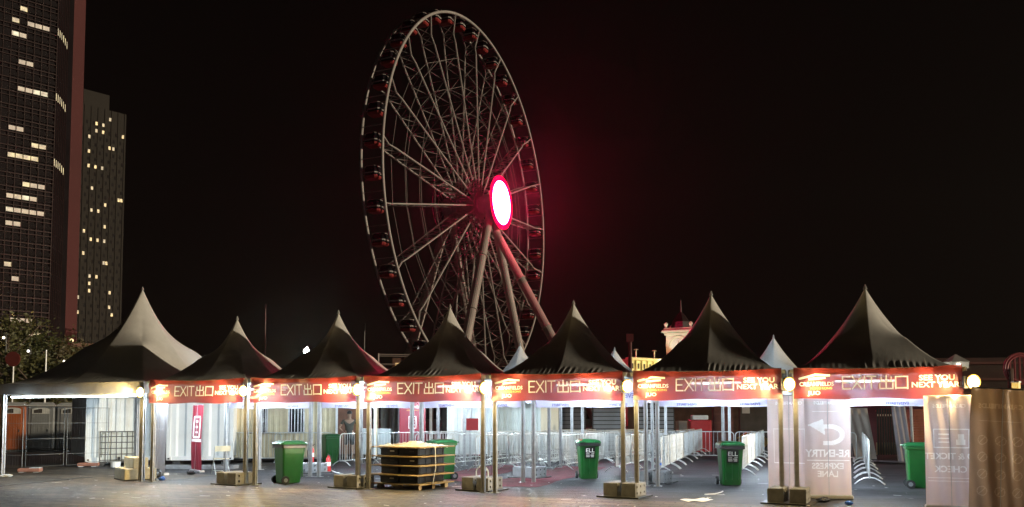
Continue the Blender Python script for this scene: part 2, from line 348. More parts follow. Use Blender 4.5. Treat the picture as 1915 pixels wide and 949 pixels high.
for i, a in enumerate(CEN):
    tent('grey peaked marquee tent ' + tl[i], rw(a, 1.5), 2.94, 1.75 + .03 * sin(i * 2.3), 2.56, 11 + i, valance=0.08, group='exit tents in the front row')
big = tent('large plain grey peaked marquee tent with open front at the far left', rw(-2.62, 2.5), 4.95, 2.9, 2.55, 31, valance=0.29, val_mat=M('grey_valance', (0.34, 0.32, 0.30), 0.5, 0, 0.15, 3, bump=0.2, bscale=8, transl=0.08))
for i, (a, lab) in enumerate(((2.64, 'peak shows left of the wheel base'), (6.6, 'peak shows beside the big wheel leg'), (9.97, 'almost hidden behind the third tent from the right'), (15.1, 'peak shows between the two right-hand tents'))):
    tent('pale peaked tent of the rear row whose ' + lab if i != 2 else 'pale peaked tent of the rear row ' + lab, rw(a, 10.4), 3.1, 1.7 - (0.25 if i == 2 else 0), 2.5, 41 + i, valance=0.35, val_mat=m_bback, group='rear row tents')

# ------------------------------------------------------------------ exit banners
def wave(x, z, s): return 0.016 * sin(x * 3.1 + s * 1.7) + 0.012 * sin(x * 6.3 + z * 4 + s) + 0.008 * sin(z * 9 + x * 2 + s * 2.3)
def drape(me_obj, s, off, x0=0, z0=0):
    pass
def banner_text(body, size, mat, name, parent, x, z, seed, bold=0.0, sx=1.0, mirror=False, side=-1, off=0.020, align='CENTER', spacing=1.0):
    o = text(body, size, mat, name, parent, (x, 0, z), mirror=mirror, bold=bold, sx=sx, align=align, spacing=spacing, ext=0.001)
    o.data = o.data.copy()
    for v in o.data.vertices:                              # local text (x,y,z) -> banner (x, -z, y)
        X = x + v.co.x; Z = z + v.co.y; v.co.z += -(wave(X, Z, seed)) + off if side < 0 else -(wave(X, Z, seed)) - off
    return o
def bars(parent, segs, mat, name, x, z, seed, w=0.022, off=0.020):
    k = MB()
    for (x0, z0, x1, z1) in segs:
        dx, dz = x1 - x0, z1 - z0; L = sqrt(dx * dx + dz * dz); nx, nz = -dz / L * w / 2, dx / L * w / 2; ex, ez = dx / L * w / 2, dz / L * w / 2
        q = [(x0 - ex + nx, z0 - ez + nz), (x0 - ex - nx, z0 - ez - nz), (x1 + ex - nx, z1 + ez - nz), (x1 + ex + nx, z1 + ez + nz)]
        k.add([(x + a, wave(x + a, z + b, seed) - off, z + b) for a, b in q] + [(x + a, wave(x + a, z + b, seed) - off + 0.002, z + b) for a, b in q],
              [(0, 1, 2, 3), (7, 6, 5, 4), (0, 4, 5, 1), (1, 5, 6, 2), (2, 6, 7, 3), (3, 7, 4, 0)])
    return k.build(name, mat, parent)
bl = ['rightmost tent', 'tent with the right stickered bin', 'tent with the left stickered bin', 'tent behind the pallet stack', 'tent left of the pallet stack', 'small tent beside the large tent']
for i, a in enumerate(CEN):
    s = i * 1.37 + 0.4
    bn = E('exit_banner', 'red vinyl EXIT banner strung across the ' + bl[i], 'banner', rw(a, -0.09), ROWA, 'red exit banners')
    hw = 1.44; zt, zb = 2.60, 1.99
    def bf(u, v, s=s):
        x = (2 * u - 1) * hw; sag = 0.05 * (1 - (2 * u - 1) ** 2); z = (zt - sag) * (1 - v) + (zb + 0.012 * sin(u * 14 + s)) * v
        e = abs(2 * u - 1) ** 6 * 0.02 * sin(v * 14 + s)
        top = 0.02 * sin(u * 31 + s) * (1 - v) ** 2
        return (x, wave(x, z, s) + e + top, z)
    MB().sheet(bf, 64, 10).build('cloth', m_banner, bn, smooth=True)
    banner_text('CREAMFIELDS', 0.105, m_letter, 'lettering', bn, -1.03, 2.27, s, 0.02, 0.95)
    banner_text('HONG KONG', 0.062, m_yletter, 'lettering', bn, -0.95, 2.19, s, 0.015)
    banner_text('JUO', 0.10, m_letter, 'lettering', bn, -1.07, 2.10, s, 0.02, 1.2)
    bars(bn, [(-0.28, -0.02, 0.0, 0.05), (0.0, 0.05, 0.24, 0.035), (-0.1, -0.03, 0.16, -0.01)], m_letter, 'emblem', -1.05, 2.40, s, 0.04)
    # thin outline lettering EXIT and the two characters for "exit"
    z = 2.29; h = 0.115
    bars(bn, [(-.07, -h, -.07, h), (-.07, h, .06, h), (-.07, 0, .04, 0), (-.07, -h, .06, -h)], m_letter, 'lettering', -0.50, z, s, 0.026)
    bars(bn, [(-.08, -h, .08, h), (-.08, h, .08, -h)], m_letter, 'lettering', -0.32, z, s, 0.026)
    bars(bn, [(0, -h, 0, h)], m_letter, 'lettering', -0.19, z, s, 0.026)
    bars(bn, [(-.075, h, .075, h), (0, h, 0, -h)], m_letter, 'lettering', -0.07, z, s, 0.026)
    bars(bn, [(0, h + .01, 0, -h), (-.085, h - .02, -.085, 0.015), (-.085, .015, .085, .015), (.085, .015, .085, h - .02), (-.11, -.02, -.11, -h), (-.11, -h, .11, -h), (.11, -h, .11, -.02)], m_letter, 'lettering', 0.18, z, s, 0.026)
    bars(bn, [(-.1, h - .01, -.1, -h), (-.1, -h + .01, .1, -h + .01), (.1, -h, .1, h - .01), (.1, h - .01, -.1, h - .01)], m_letter, 'lettering', 0.44, z, s, 0.026)
    banner_text('SEE YOU', 0.135, m_letter, 'lettering', bn, 1.02, 2.36, s, 0.026, 1.12)
    banner_text('NEXT YEAR!', 0.135, m_letter, 'lettering', bn, 1.01, 2.235, s, 0.026, 1.10)
    # banner on the rear eave of the same tent, printed on its far side, the print reads mirrored from here
    rb = E('sponsor_banner', 'pale mirrored-print banner on the rear eave of the ' + bl[i], 'banner', rw(a, 2.99), ROWA, 'rear eave banners')
    def rf(u, v, s=s):
        x = (2 * u - 1) * 1.42; z = 2.50 * (1 - v) + (1.89 + 0.01 * sin(u * 12 + s)) * v
        return (x, wave(x, z, s + 3), z)
    MB().sheet(rf, 40, 8).build('cloth', m_bback, rb, smooth=True)
    mb_ = M('blue_print', (0.16, 0.15, 0.38), 0.5, 0, 0.1, 4, transl=0.3)
    for xx in (-0.72, 0.72):
        banner_text('EVENTBRITE', 0.15, mb_, 'lettering', rb, xx, 2.16, s + 3, 0.02, 1.0, mirror=True)
        banner_text('EVENTBRITE', 0.085, mb_, 'lettering', rb, xx, 1.945, s + 3, 0.02, 1.0, mirror=True)

# ------------------------------------------------------------------ flood lamps, tube lamps
WARM = (1.0, 0.72, 0.29); COOL = (0.72, 0.88, 1.0)
fl = ['on the pole at the right end of the row', 'on the pole between the two right-hand tents', 'on the double pole above the nearest pair of ballast blocks', 'on the pole right of the pallet stack', 'on the pole left of the pallet stack', 'on the pole beside the folding chair', 'on the pole of the large left tent']
for k in range(7):
    a = 18.58 - PITCHT * k
    t = E('flood_lamp', 'small glaring yellow flood lamp ' + fl[k], 'lamp', rw(a - 0.02, -0.13), ROWA, 'flood lamps on the tent poles')
    MB().cbox((-0.05, -0.05, 2.27), (0.10, 0.14, 0.24), 0.012).build('housing', m_black, t)
    n = 14
    MB().rings([[(0.05 + r * .8 * cos(2 * pi * q / n), -0.135 + dy, 2.27 + r * sin(2 * pi * q / n)) for q in range(n)] for r, dy in ((.03, -.075), (.08, -.055), (.112, 0), (.08, .04), (.03, .055))]).build('lens', m_lampface, t)
    MB().rings([[(0.05 + r * .8 * cos(2 * pi * q / n), -0.135 + dy, 2.27 + r * sin(2 * pi * q / n)) for q in range(n)] for r, dy in ((.135, -.03), (.14, -.025), (.09, .05), (.05, .065))], cap=False).build('glare_ring', M('amber_glare', (.03, .02, .01), .8, spec=.1, emis=(1.0, .50, .03), es=1.1), t)  # glowing ring added to imitate the yellow glare round the lamp
    MB().box((-0.05, 0.05, 2.27), (0.03, 0.09, 0.05)).build('bracket', m_dsteel, t)
    for sx in (-1, 1):
        q = Vector((sx * 0.93, -0.10, -0.36 if sx < 0 else -0.22)).normalized()
        light('flood_light', 'SPOT', (sx * 0.18 - 0.02, -0.17, 2.25), 300 if sx < 0 else 190, WARM, t, 0.05, rot=(-q).to_track_quat('Z', 'Y').to_euler(), spot=radians(138))
    light('flood_light', 'POINT', (0.05, -0.30, 2.20), 50, WARM, t, 0.08)
def tube_lamp(label, loc, power, length=1.2, rz=ROWA):
    t = E('tube_lamp', label, 'lamp', loc, rz, 'white tube lamps under the tents')
    MB().box((0, 0, 0.035), (length, 0.10, 0.05)).build('casing', m_white, t)
    MB().cyl((0, 0, -0.01), 0.02, length - 0.04, 8, 'x').build('tube', m_tube, t)
    for q in ((0,) if length < 2 else (-1.5, 0, 1.5)): light('tube_light', 'POINT', (q, 0, -0.16), power * (1 if length < 2 else .33), COOL, t, 0.10)
    return t
for i, a in enumerate(CEN):
    tube_lamp('white tube lamp under the roof of the ' + bl[i], rw(a, 2.1, 2.42), 190 if i else 230)
tube_lamp('white tube lamp under the large left tent', rw(-1.2, 2.2, 2.40), 300, 1.5)
tube_lamp('long white strip lamp along the front beam of the large left tent', rw(-2.62, .16, 2.205), 170, 4.5)
for i, a in enumerate((2.64, 6.6, 9.97, 15.1)):
    tube_lamp('white tube lamp under the rear row tent, %s from the left' % ORD[i], rw(a, 10.4, 2.38), 300 if i < 3 else 480)

for i, (a, az, pw) in enumerate(((3.25, 0.55, 620), (9.4, 0.2, 560), (15.6, -0.25, 900))):  # left lamp is real; middle and right ones added to light the yard
    t = E('work_lamp', 'white work lamp %s rear legs, shining back on the yard' % ('left', 'middle', 'right')[i], 'lamp', rw(a, 3.12), ROWA + az, 'white work lamps on the rear legs')
    MB().cbox((0, 0.05, 2.28), (0.22, 0.07, 0.16), 0.01).build('housing', m_white, t); MB().cbox((0, 0.09, 2.28), (0.18, 0.012, 0.12), 0.004).build('lens', m_tube, t); MB().path([(0, 0.02, 2.2), (0, -0.03, 2.1), (-0.05, -0.08, 1.9)], 0.012, 6).build('arm', m_white, t)
    light('work_light', 'SPOT', (0, 0.18, 2.28), pw, COOL, t, 0.08, rot=(radians(80), 0, 0), spot=radians(160))
# ------------------------------------------------------------------ ballast blocks
def block_mesh(L=0.62, Wd=0.30, Hh=0.27):
    k = MB(); x, y, z = L / 2, Wd / 2, Hh; c = 0.014
    # end and top and bottom faces
    k.add([(-x, -y, 0), (x, -y, 0), (x, y, 0), (-x, y, 0)], [(3, 2, 1, 0)])
    k.add([(-x + c, -y + c, z), (x - c, -y + c, z), (x - c, y - c, z), (-x + c, y - c, z), (-x, -y, z - c), (x, -y, z - c), (x, y, z - c), (-x, y, z - c)],
          [(0, 1, 2, 3), (4, 5, 1, 0), (5, 6, 2, 1), (6, 7, 3, 2), (7, 4, 0, 3)])
    for sx in (-1, 1):
        v = [(sx * x, -y, 0), (sx * x, y, 0), (sx * x, y, z - c), (sx * x, -y, z - c)]
        k.add(v, [(0, 1, 2, 3) if sx > 0 else (3, 2, 1, 0)])
    for sy in (-1, 1):                                     # long faces with 3 x 2 cast holes
        for i in range(3):
            for j in range(2):
                x0, x1 = -x + L * i / 3, -x + L * (i + 1) / 3; z0, z1 = (z - c) * j / 2, (z - c) * (j + 1) / 2; cx, cz = (x0 + x1) / 2, (z0 + z1) / 2; r = 0.030
                sq = [(x1, cz), (x1, z1), (cx, z1), (x0, z1), (x0, cz), (x0, z0), (cx, z0), (x1, z0)]
                oc = [(cx + r * cos(q * pi / 4), cz + r * sin(q * pi / 4)) for q in range(8)]
                Y = sy * y; vs = [(a, Y, b) for a, b in sq] + [(a, Y, b) for a, b in oc] + [(a, Y - sy * 0.05, b) for a, b in oc]
                fs = []
                for q in range(8):
                    q2 = (q + 1) % 8; A = (q, q2, 8 + q2, 8 + q); B = (8 + q, 8 + q2, 16 + q2, 16 + q)
                    fs += [A[::-1], B[::-1]] if sy > 0 else [A, B]
                cap = tuple(16 + q for q in range(8)); fs.append(cap if sy < 0 else cap[::-1])
                k.add(vs, [f[::-1] for f in fs])
    return k
blk = block_mesh().mesh('ballast_block', m_conc)
plate = MB().cbox((0, 0, 0.014), (0.92, 0.80, 0.028), 0.004).mesh('ballast_plate', m_dsteel)
import itertools
def ballast(p, rz, where, n=2, handle=False):
    p = p + Vector((0, -0.12, 0))
    pl = mo('ballast_plate', plate, None, (p.x, p.y, 0.002), rz); tag(pl, 'steel plate under the ballast blocks ' + where, 'base plate', 'steel ballast plates')
    for i in range(n):
        o = mo('ballast_block', blk, None, (p.x + (-0.20 + 0.40 * i) * cos(rz), p.y + (-0.20 + 0.40 * i) * sin(rz), 0.031), rz + pi / 2 + random.uniform(-.04, .04))
        tag(o, ('left' if i == 0 else 'right') + ' holed concrete ballast block ' + where, 'concrete block', 'ballast blocks at the tent legs')
    if handle:
        h = MB().path([(-0.16, 0, 0)] + [(-0.16 * cos(q * pi / 8), 0, 0.10 + 0.12 * sin(q * pi / 8)) for q in range(9)] + [(0.16, 0, 0)], 0.012, 6)
        tag(h.build('lifting_loop', m_white, None, (p.x, p.y, 0.31), rz), 'white curved steel loop standing on the ballast ' + where, 'handle')
R2 = -0.55
ballast(gp(445, 905), R2, 'at the pole beside the folding chair')
ballast(gp(664, 911), R2, 'at the pole left of the pallet stack')
ballast(gp(902, 916), R2, 'at the pole right of the pallet stack', handle=True)
ballast(gp(1167, 928), R2, 'at the double pole below the nearest middle lamp')
ballast(gp(1472, 940), R2 + 0.05, 'at the pole between the two right tents')
ballast(gp(584, 884), R2, 'under the fire extinguishers')
ballast(gp(990, 893), R2, 'at the rear leg left of the middle green bin')
ballast(gp(1223, 902), R2, 'below the water bottle at the rear leg')
# timber-coloured blocks at the big tent leg
p0 = gp(252, 897); bb = MB().cbox((0, 0, 0), (1.0, 0.36, 0.28), 0.012).mesh('concrete_kerb_block', M('cream_concrete', (0.56, 0.50, 0.36), 0.85, 0, 0.18, 7, bump=0.35, bscale=45, dirt=0.3))
rzb = ROWA - 0.55
for (dx, dy, z, lab) in ((0.02, -0.20, 0.17, 'front lower cream concrete block stacked at the large tent leg'), (-0.02, 0.22, 0.17, 'rear lower cream concrete block stacked at the large tent leg'), (0.0, 0.02, 0.451, 'top cream concrete block of the stack at the large tent leg')):
    q = Matrix.Rotation(rzb, 3, 'Z') @ Vector((dx, dy, 0)); tag(mo('concrete_block', bb, None, (p0.x + q.x, p0.y + q.y, z), rzb + random.uniform(-.05, .05)), lab, 'concrete block', 'cream blocks at the large tent')
tag(mo('ballast_plate', plate, None, (p0.x, p0.y, 0.004), rzb), 'flat steel base plate under the three cream concrete blocks', 'base plate')

# ------------------------------------------------------------------ wheelie bins
def wheelie_bin(label, p, rz, sticker=False, bag=False):
    t = E('wheelie_bin', label, 'bin', p, rz, 'green wheelie bins')
    def rr(wx, wy, z, c=0.05, oy=0.0):
        P = []
        for (sx, sy, a0) in ((1, 1, 0), (-1, 1, 1), (-1, -1, 2), (1, -1, 3)):
            for q in range(4):
                a = (a0 + q / 3) * pi / 2; P.append((sx * (wx / 2 - c) + c * cos(a), oy + sy * (wy / 2 - c) + c * sin(a), z))
        return P
    b = MB(); b.rings([rr(0.42, 0.46, 0.02, .05, .03), rr(0.43, 0.48, 0.10, .05, .03), rr(0.53, 0.60, 0.88, .05), rr(0.54, 0.61, 0.90), rr(0.58, 0.66, 0.905, .04), rr(0.58, 0.66, 0.96, .04), rr(0.55, 0.62, 0.965, .04)])
    for sx in (-0.15, 0, 0.15): b.box((sx * 1.0, -0.268, 0.40), (0.015, 0.03, 0.5))
    b.build('body', m_green, t, smooth=False)
    l = MB(); l.rings([rr(0.60, 0.68, 0.968, .05), rr(0.605, 0.685, 0.985, .05), rr(0.56, 0.64, 1.02, .05), rr(0.40, 0.46, 1.055, .06), rr(0.30, 0.34, 1.06, .06)])
    l.box((-0.17, -0.35, 1.0), (0.10, 0.03, 0.03)); l.box((0.17, -0.35, 1.0), (0.10, 0.03, 0.03))
    l.build('lid', m_lid, t)
    MB().cyl((0, 0.37, 0.985), 0.018, 0.5, 8, 'x').build('handle_bar', m_lid, t)
    for sx in (-1, 1):
        w = MB().cyl((sx * 0.27, 0.24, 0.10), 0.10, 0.05, 18, 'x').build('wheel', m_rubber, t); MB().cyl((sx * 0.297, 0.24, 0.10), 0.05, 0.012, 12, 'x').build('hub_cap', m_grey, w)
    MB().cyl((0, 0.24, 0.10), 0.012, 0.48, 8, 'x').build('axle', m_dsteel, t)
    if bag:
        R = random.Random(int(p.x * 10)); g_ = MB()
        g_.rings([[(1.02 * x + R.uniform(-.006, .006), 1.02 * y + R.uniform(-.006, .006), z + R.uniform(-.012, .012)) for (x, y, _) in rr(0.585, 0.665, 0)] for z in (0.965, 0.93, 0.885)], cap=False)
        g_.build('bin_liner', m_black, t)
    if sticker:
        s = E_sticker(t)
    return t
def E_sticker(t):
    s = MB(); y0 = -0.292; s.add([(-0.14, -0.252, 0.56), (0.14, -0.252, 0.56), (0.14, -0.290, 0.86), (-0.14, -0.290, 0.86)], [(0, 1, 2, 3)])
    s.v = [(x, y - 0.042, z) for x, y, z in s.v]
    st = s.build('sticker', M('sticker_black', (0.008, 0.008, 0.010), 0.35), t)
    tilt = (pi / 2 + atan2(0.038, 0.30), 0, 0)
    text('ELL', 0.145, m_letter, 'lettering', st, (0, -0.334, 0.765), tilt, bold=0.012, sx=1.1)
    R = random.Random(5)
    for (zz, hh, y) in ((0.69, 0.016, -0.3265), (0.645, 0.03, -0.3208), (0.605, 0.026, -0.3157)):   # small print, too small to read in the photograph
        k = MB(); x = -0.105
        while x < 0.10:
            w = R.uniform(0.008, 0.02)
            if abs(x) > 0.012: k.add([(x, y - 0.0012 + hh * .063, zz - hh / 2), (x + w, y - 0.0012 + hh * .063, zz - hh / 2), (x + w, y - 0.0012 - hh * .063, zz + hh / 2), (x, y - 0.0012 - hh * .063, zz + hh / 2)], [(0, 1, 2, 3)])
            x += w + 0.006
        k.build('small_print', m_letter, st)
    return st
wheelie_bin('green wheelie bin seen from its side, left of the fire extinguishers', gp(541, 904), radians(132), bag=True)
wheelie_bin('green wheelie bin half hidden behind the pallet stack', gp(826, 897), radians(-60))
wheelie_bin('green wheelie bin standing behind the crowd barrier near the person', gp(618, 868), radians(30))
wheelie_bin('green wheelie bin with black sticker, left of the two stickered bins', gp(1100, 896), radians(4), sticker=True, bag=True)
wheelie_bin('green wheelie bin with black sticker, right of the two stickered bins', gp(1366, 908), radians(-4), sticker=True, bag=True)
wheelie_bin('bright green wheelie bin beside the ticket check banner', gp(1722, 913), radians(70), bag=False)

# ------------------------------------------------------------------ pallet stack
pc = gp(772, 912); prz = radians(-31)
PX = Matrix.Rotation(prz, 3, 'Z')
def pl_(dx, dy, z): q = PX @ Vector((dx, dy, 0)); return (pc.x + q.x, pc.y + q.y, z)
pt = E('pallet', 'timber pallet at the bottom of the black crate stack', 'pallet', (pc.x, pc.y, 0), prz)
for y in (-0.5, 0, 0.5):
    MB().box((0, y, 0.011), (1.2, 0.10, 0.022)).build('bottom_board', m_wood, pt)
    for x in (-0.54, 0, 0.54): MB().box((x, y, 0.067), (0.13, 0.12, 0.09)).build('pallet_block', m_wood, pt)
MB().box((0, 0, 0.125), (1.42, 1.34, 0.024)).build('deck', m_ply, pt)
z = 0.140; R = random.Random(3)
crate_me = MB()
crate_me.cbox((0, 0, 0.085), (0.53, 1.02, 0.165), 0.015)
for q in range(5): crate_me.box((0, -0.45 + q * 0.225, 0.085), (0.545, 0.025, 0.15))
crate_me.box((0, 0, 0.15), (0.545, 1.035, 0.02))
crate_me = crate_me.mesh('crate', M('black_crate', (0.006, 0.006, 0.007), 0.45, 0, 0.3, 6))
for lev in range(4):
    ox, oy = R.uniform(-.03, .03), R.uniform(-.03, .03)
    for i, sx in enumerate((-0.285, 0.285)):
        o = mo('crate', crate_me, None, pl_(sx + ox, oy, z), prz + R.uniform(-.015, .015)); tag(o, 'black plastic crate on the %s side of the %s layer up in the pallet stack' % (('left', 'right')[i], ORD[lev]), 'crate', 'black crates stacked on the pallet')
        wl = MB().box((0.10, -0.525, 0.10), (0.12, 0.006, 0.03)).build('handle_slot', m_steel if (lev + i) % 3 == 0 else m_dsteel, o)
    z += 0.178
    s = MB().cbox((0, 0, 0.014), (1.44 + (0.06 if lev == 3 else 0), 1.36, 0.026), 0.004).build('plywood_sheet', m_ply, None, pl_(R.uniform(-.06, .06), R.uniform(-.05, .05), z), prz + R.uniform(-.05, .05))
    tag(s, '%s plywood sheet up from the pallet in the black crate stack' % ORD[lev] if lev < 3 else 'top plywood sheet of the crate stack under the tarpaulin', 'plywood', 'plywood sheets between the crates'); z += 0.030
def tf(u, v):
    x = (2 * u - 1) * 0.62; y = (2 * v - 1) * 0.56; e = max(abs(2 * u - 1), abs(2 * v - 1))
    h = 0.055 * max(0, 1 - e ** 3) * (0.55 + 0.45 * sin(u * 9 + 1.2) * sin(v * 7 + .4)) + 0.045 * sin(u * 23 + 2 * sin(v * 9)) * sin(v * 19 + u * 8) * (1 - e ** 4) + 0.06 * math.exp(-((u - .62) ** 2 + (v - .4) ** 2) * 22)
    return (x * (1 + 0.04 * sin(v * 13)), y * (1 + 0.04 * sin(u * 11)), 0.006 + max(0, h) - (0.05 * max(0, e - .96) / .04 * (0.5 + 0.5 * sin((u + v) * 30))))
tag(MB().sheet(tf, 44, 44).build('tarpaulin', m_tarp, None, pl_(0.03, 0, z + 0.002), prz, smooth=True), 'crumpled cream tarpaulin lying on top of the black crate stack', 'tarpaulin')
tag(MB().path([(0.735, -0.2, 0.14), (0.80, -0.19, 0.5), (0.79, -0.2, z), (0.5, -0.2, z + 0.02)], 0.008, 5).build('tie_cord', m_white, None, pl_(0, 0, 0), prz), 'white cord tied down the right side of the crate stack', 'cord')

# ------------------------------------------------------------------ crowd barriers
def arc(cx, cz, r, a0, a1, n=5): return [(cx + r * cos(a0 + (a1 - a0) * i / n), 0, cz + r * sin(a0 + (a1 - a0) * i / n)) for i in range(n + 1)]
BL, BH = 2.10, 1.08
m_barrier = M('barrier_steel', (0.60, 0.61, 0.60), 0.4, 0.3, 0.10, 12, dirt=0.25)
fr = MB().path([(-BL / 2, 0, 0.16)] + arc(-BL / 2 + .14, BH - .14, .14, pi, pi / 2) + arc(BL / 2 - .14, BH - .14, .14, pi / 2, 0) + [(BL / 2, 0, 0.16)], 0.019, 6)
fr.beam((-BL / 2, 0, 0.17), (BL / 2, 0, 0.17), 0.017, 6)
fr_me = fr.mesh('frame', m_barrier, True)
bar_me = MB().beam((0, 0, 0.175), (0, 0, BH - 0.015), 0.0078, 5).mesh('bar', m_barrier)
NB = 13
allb = MB()
for i in range(NB): x = -BL / 2 + BL * (i + 1) / (NB + 1); allb.beam((x, 0, 0.175), (x, 0, BH - 0.015), 0.0078, 4)
all_me = allb.mesh('bar_infill', m_barrier)
ft_me = MB().path([(0, -0.34, 0.012), (0, -0.24, 0.10), (0, -0.12, 0.165), (0, 0, 0.185), (0, 0.12, 0.165), (0, 0.24, 0.10), (0, 0.34, 0.012)], 0.017, 6).mesh('foot', m_barrier, True)
pn_me = MB().box((0, 0, 0.62), (BL - 0.06, 0.006, 0.84)).mesh('cover_panel', M('barrier_cover', (0.55, 0.60, 0.60), 0.6, 0, 0.08, 3, transl=0.3))
def barrier(label, p, rz, near=True, cover=False, group='crowd barriers of the queue lanes'):
    t = E('crowd_barrier', label, 'barrier', p, rz, group)
    mo('frame', fr_me, t)
    if near:
        for i in range(NB): mo('bar', bar_me, t, (-BL / 2 + BL * (i + 1) / (NB + 1), 0, 0))
    else: mo('bar_infill', all_me, t)
    for s in (-1, 1): mo('foot', ft_me, t, (s * (BL / 2 - 0.10), 0, 0))
    if cover: mo('cover_panel', pn_me, t)
    return t
RB = ROWA + pi / 2
def lane(start, n, ang, where, near=2, gap=0.04, cov=()):
    d = Vector((cos(ang), sin(ang), 0))
    for i in range(n):
        j = random.uniform(-.02, .02); q = start + d * ((BL + gap) * (i + .5))
        barrier('%s barrier from the front in the line %s' % (ORD[i], where), q + Vector((0, 0, 0)), ang + j, i < near, i in cov, 'barriers in the line ' + where)
AD = atan2(DY.y, DY.x)
lane(gp(1236, 886), 7, AD + 0.02, 'starting at the water bottle', 3, cov=())
lane(gp(1388, 889), 6, AD - 0.02, 'starting behind the right stickered bin', 3, cov=())
lane(gp(1627, 908), 6, AD + radians(-4.0), 'seen end on by the bright green bin', 2)
lane(gp(1150, 884), 7, AD - 0.05, 'starting behind the left stickered bin', 2, cov=())
lane(gp(1051, 880), 7, AD - 0.10, 'starting right of the white ballast blocks', 2)
lane(gp(1003, 876), 7, AD - 0.12, 'starting at the white ballast blocks', 2)
lane(gp(946, 878), 7, AD - 0.14, 'starting left of the white ballast blocks', 2)
lane(gp(889, 882), 7, AD - 0.16, 'starting right of the pallet stack', 2)
lane(gp(836, 876), 6, AD - 0.20, 'starting behind the hidden bin', 2)
lane(gp(775, 872), 6, AD - 0.26, 'starting behind the pallet stack', 2)
lane(gp(706, 868), 5, AD - 0.34, 'starting left of the pallet stack', 2)
barrier('steel crowd barrier in front of the green bin and the standing person', (gp(637, 872) + gp(694, 866)) / 2, atan2((gp(694, 866) - gp(637, 872)).y, (gp(694, 866) - gp(637, 872)).x))
barrier('steel crowd barrier in front of the beige cabin window, right of the chair', gp(567, 866), radians(-3))
barrier('steel crowd barrier behind the folding chair', gp(470, 866), radians(2))
# loose barrier row far back, parallel to the tents
far0 = rw(6.0, 15.5)
for i in range(6):
    barrier('%s steel crowd barrier from the left in the farthest cross row' % ORD[i], far0 + EX * (i * 2.16), ROWA, False, False, 'barriers in the farthest cross row')

# ------------------------------------------------------------------ roll-up banners (seen from behind, print shows through mirrored)
def rollup(label, p, rz, w, h, lean=0.0, name='roll_up_banner', mat=None, seed=0.0, folds=0.012):
    t = E(name, label, 'banner', p, rz, 'roll-up banners')
    mat = mat or m_rollup
    def y(x, z): return lean * z + folds * sin(x * 13 + seed) * min(1, z) + 0.5 * folds * sin(x * 29 + z * 3 + seed) + 0.02 * sin(z * 2.4 + seed)
    MB().cbox((0, 0.02, 0.045), (w + 0.04, 0.16, 0.08), 0.015).build('base', m_alu, t)
    MB().beam((-w / 2, y(0, h) , h), (w / 2, y(0, h), h), 0.014, 6).build('top_rail', m_alu, t)
    MB().beam((0.0, -0.05, 0.08), (0.0, y(0, h) - 0.03, h), 0.006, 6).build('support_pole', m_alu, t)
    tris = []                                              # printed shapes in cloth coordinates
    def tx(body, size, x, z, mt=None, bold=0.02, sx=1.0):
        o = text(body, size, m_faint, 'print', None, (0, 0, 0), mirror=True, bold=bold, sx=sx, ext=0.0); me = o.data; me.calc_loop_triangles()
        for lt_ in me.loop_triangles: tris.append([(x + me.vertices[k].co.x, z + me.vertices[k].co.y) for k in lt_.vertices])
        bpy.data.objects.remove(o)
    def poly(segs, x, z, wd, nm='', mt=None):
        for (x0, z0, x1, z1) in segs:
            dx, dz = x1 - x0, z1 - z0; L = sqrt(dx * dx + dz * dz); nx, nz = -dz / L * wd / 2, dx / L * wd / 2
            q = [(x + x0 + nx, z + z0 + nz), (x + x0 - nx, z + z0 - nz), (x + x1 - nx, z + z1 - nz), (x + x1 + nx, z + z1 + nz)]
            tris.append([q[0], q[1], q[2]]); tris.append([q[0], q[2], q[3]])
    def cloth(mprint=None):
        c = 0.0095; nx, nz = int(w / c), int((h - .07) / c); mark = set()
        for T in tris:
            (ax, az), (bx, bz), (cx, cz) = T; den = (bz - cz) * (ax - cx) + (cx - bx) * (az - cz)
            if abs(den) < 1e-9: continue
            for jj in range(max(0, int((min(az, bz, cz) - .07) / (h - .07) * nz)), min(nz, int((max(az, bz, cz) - .07) / (h - .07) * nz) + 2)):
                pz = .07 + (jj + .5) / nz * (h - .07)
                for ii in range(max(0, int((min(ax, bx, cx) / w + .5) * nx)), min(nx, int((max(ax, bx, cx) / w + .5) * nx) + 2)):
                    px = ((ii + .5) / nx - .5) * w; l1 = ((bz - cz) * (px - cx) + (cx - bx) * (pz - cz)) / den; l2 = ((cz - az) * (px - cx) + (ax - cx) * (pz - cz)) / den
                    if l1 >= -.02 and l2 >= -.02 and 1 - l1 - l2 >= -.02: mark.add(jj * nx + ii)
        def cf(u, v): x = (u - .5) * w; z = 0.07 + v * (h - 0.07); return (x, y(x, z), z)
        o = MB().sheet(cf, nx, nz).build('cloth', [mat, mprint or m_faint], t, smooth=True); P = o.data.polygons
        for k in mark:
            if k < len(P): P[k].material_index = 1
    poly.cloth = cloth
    return t, tx, poly
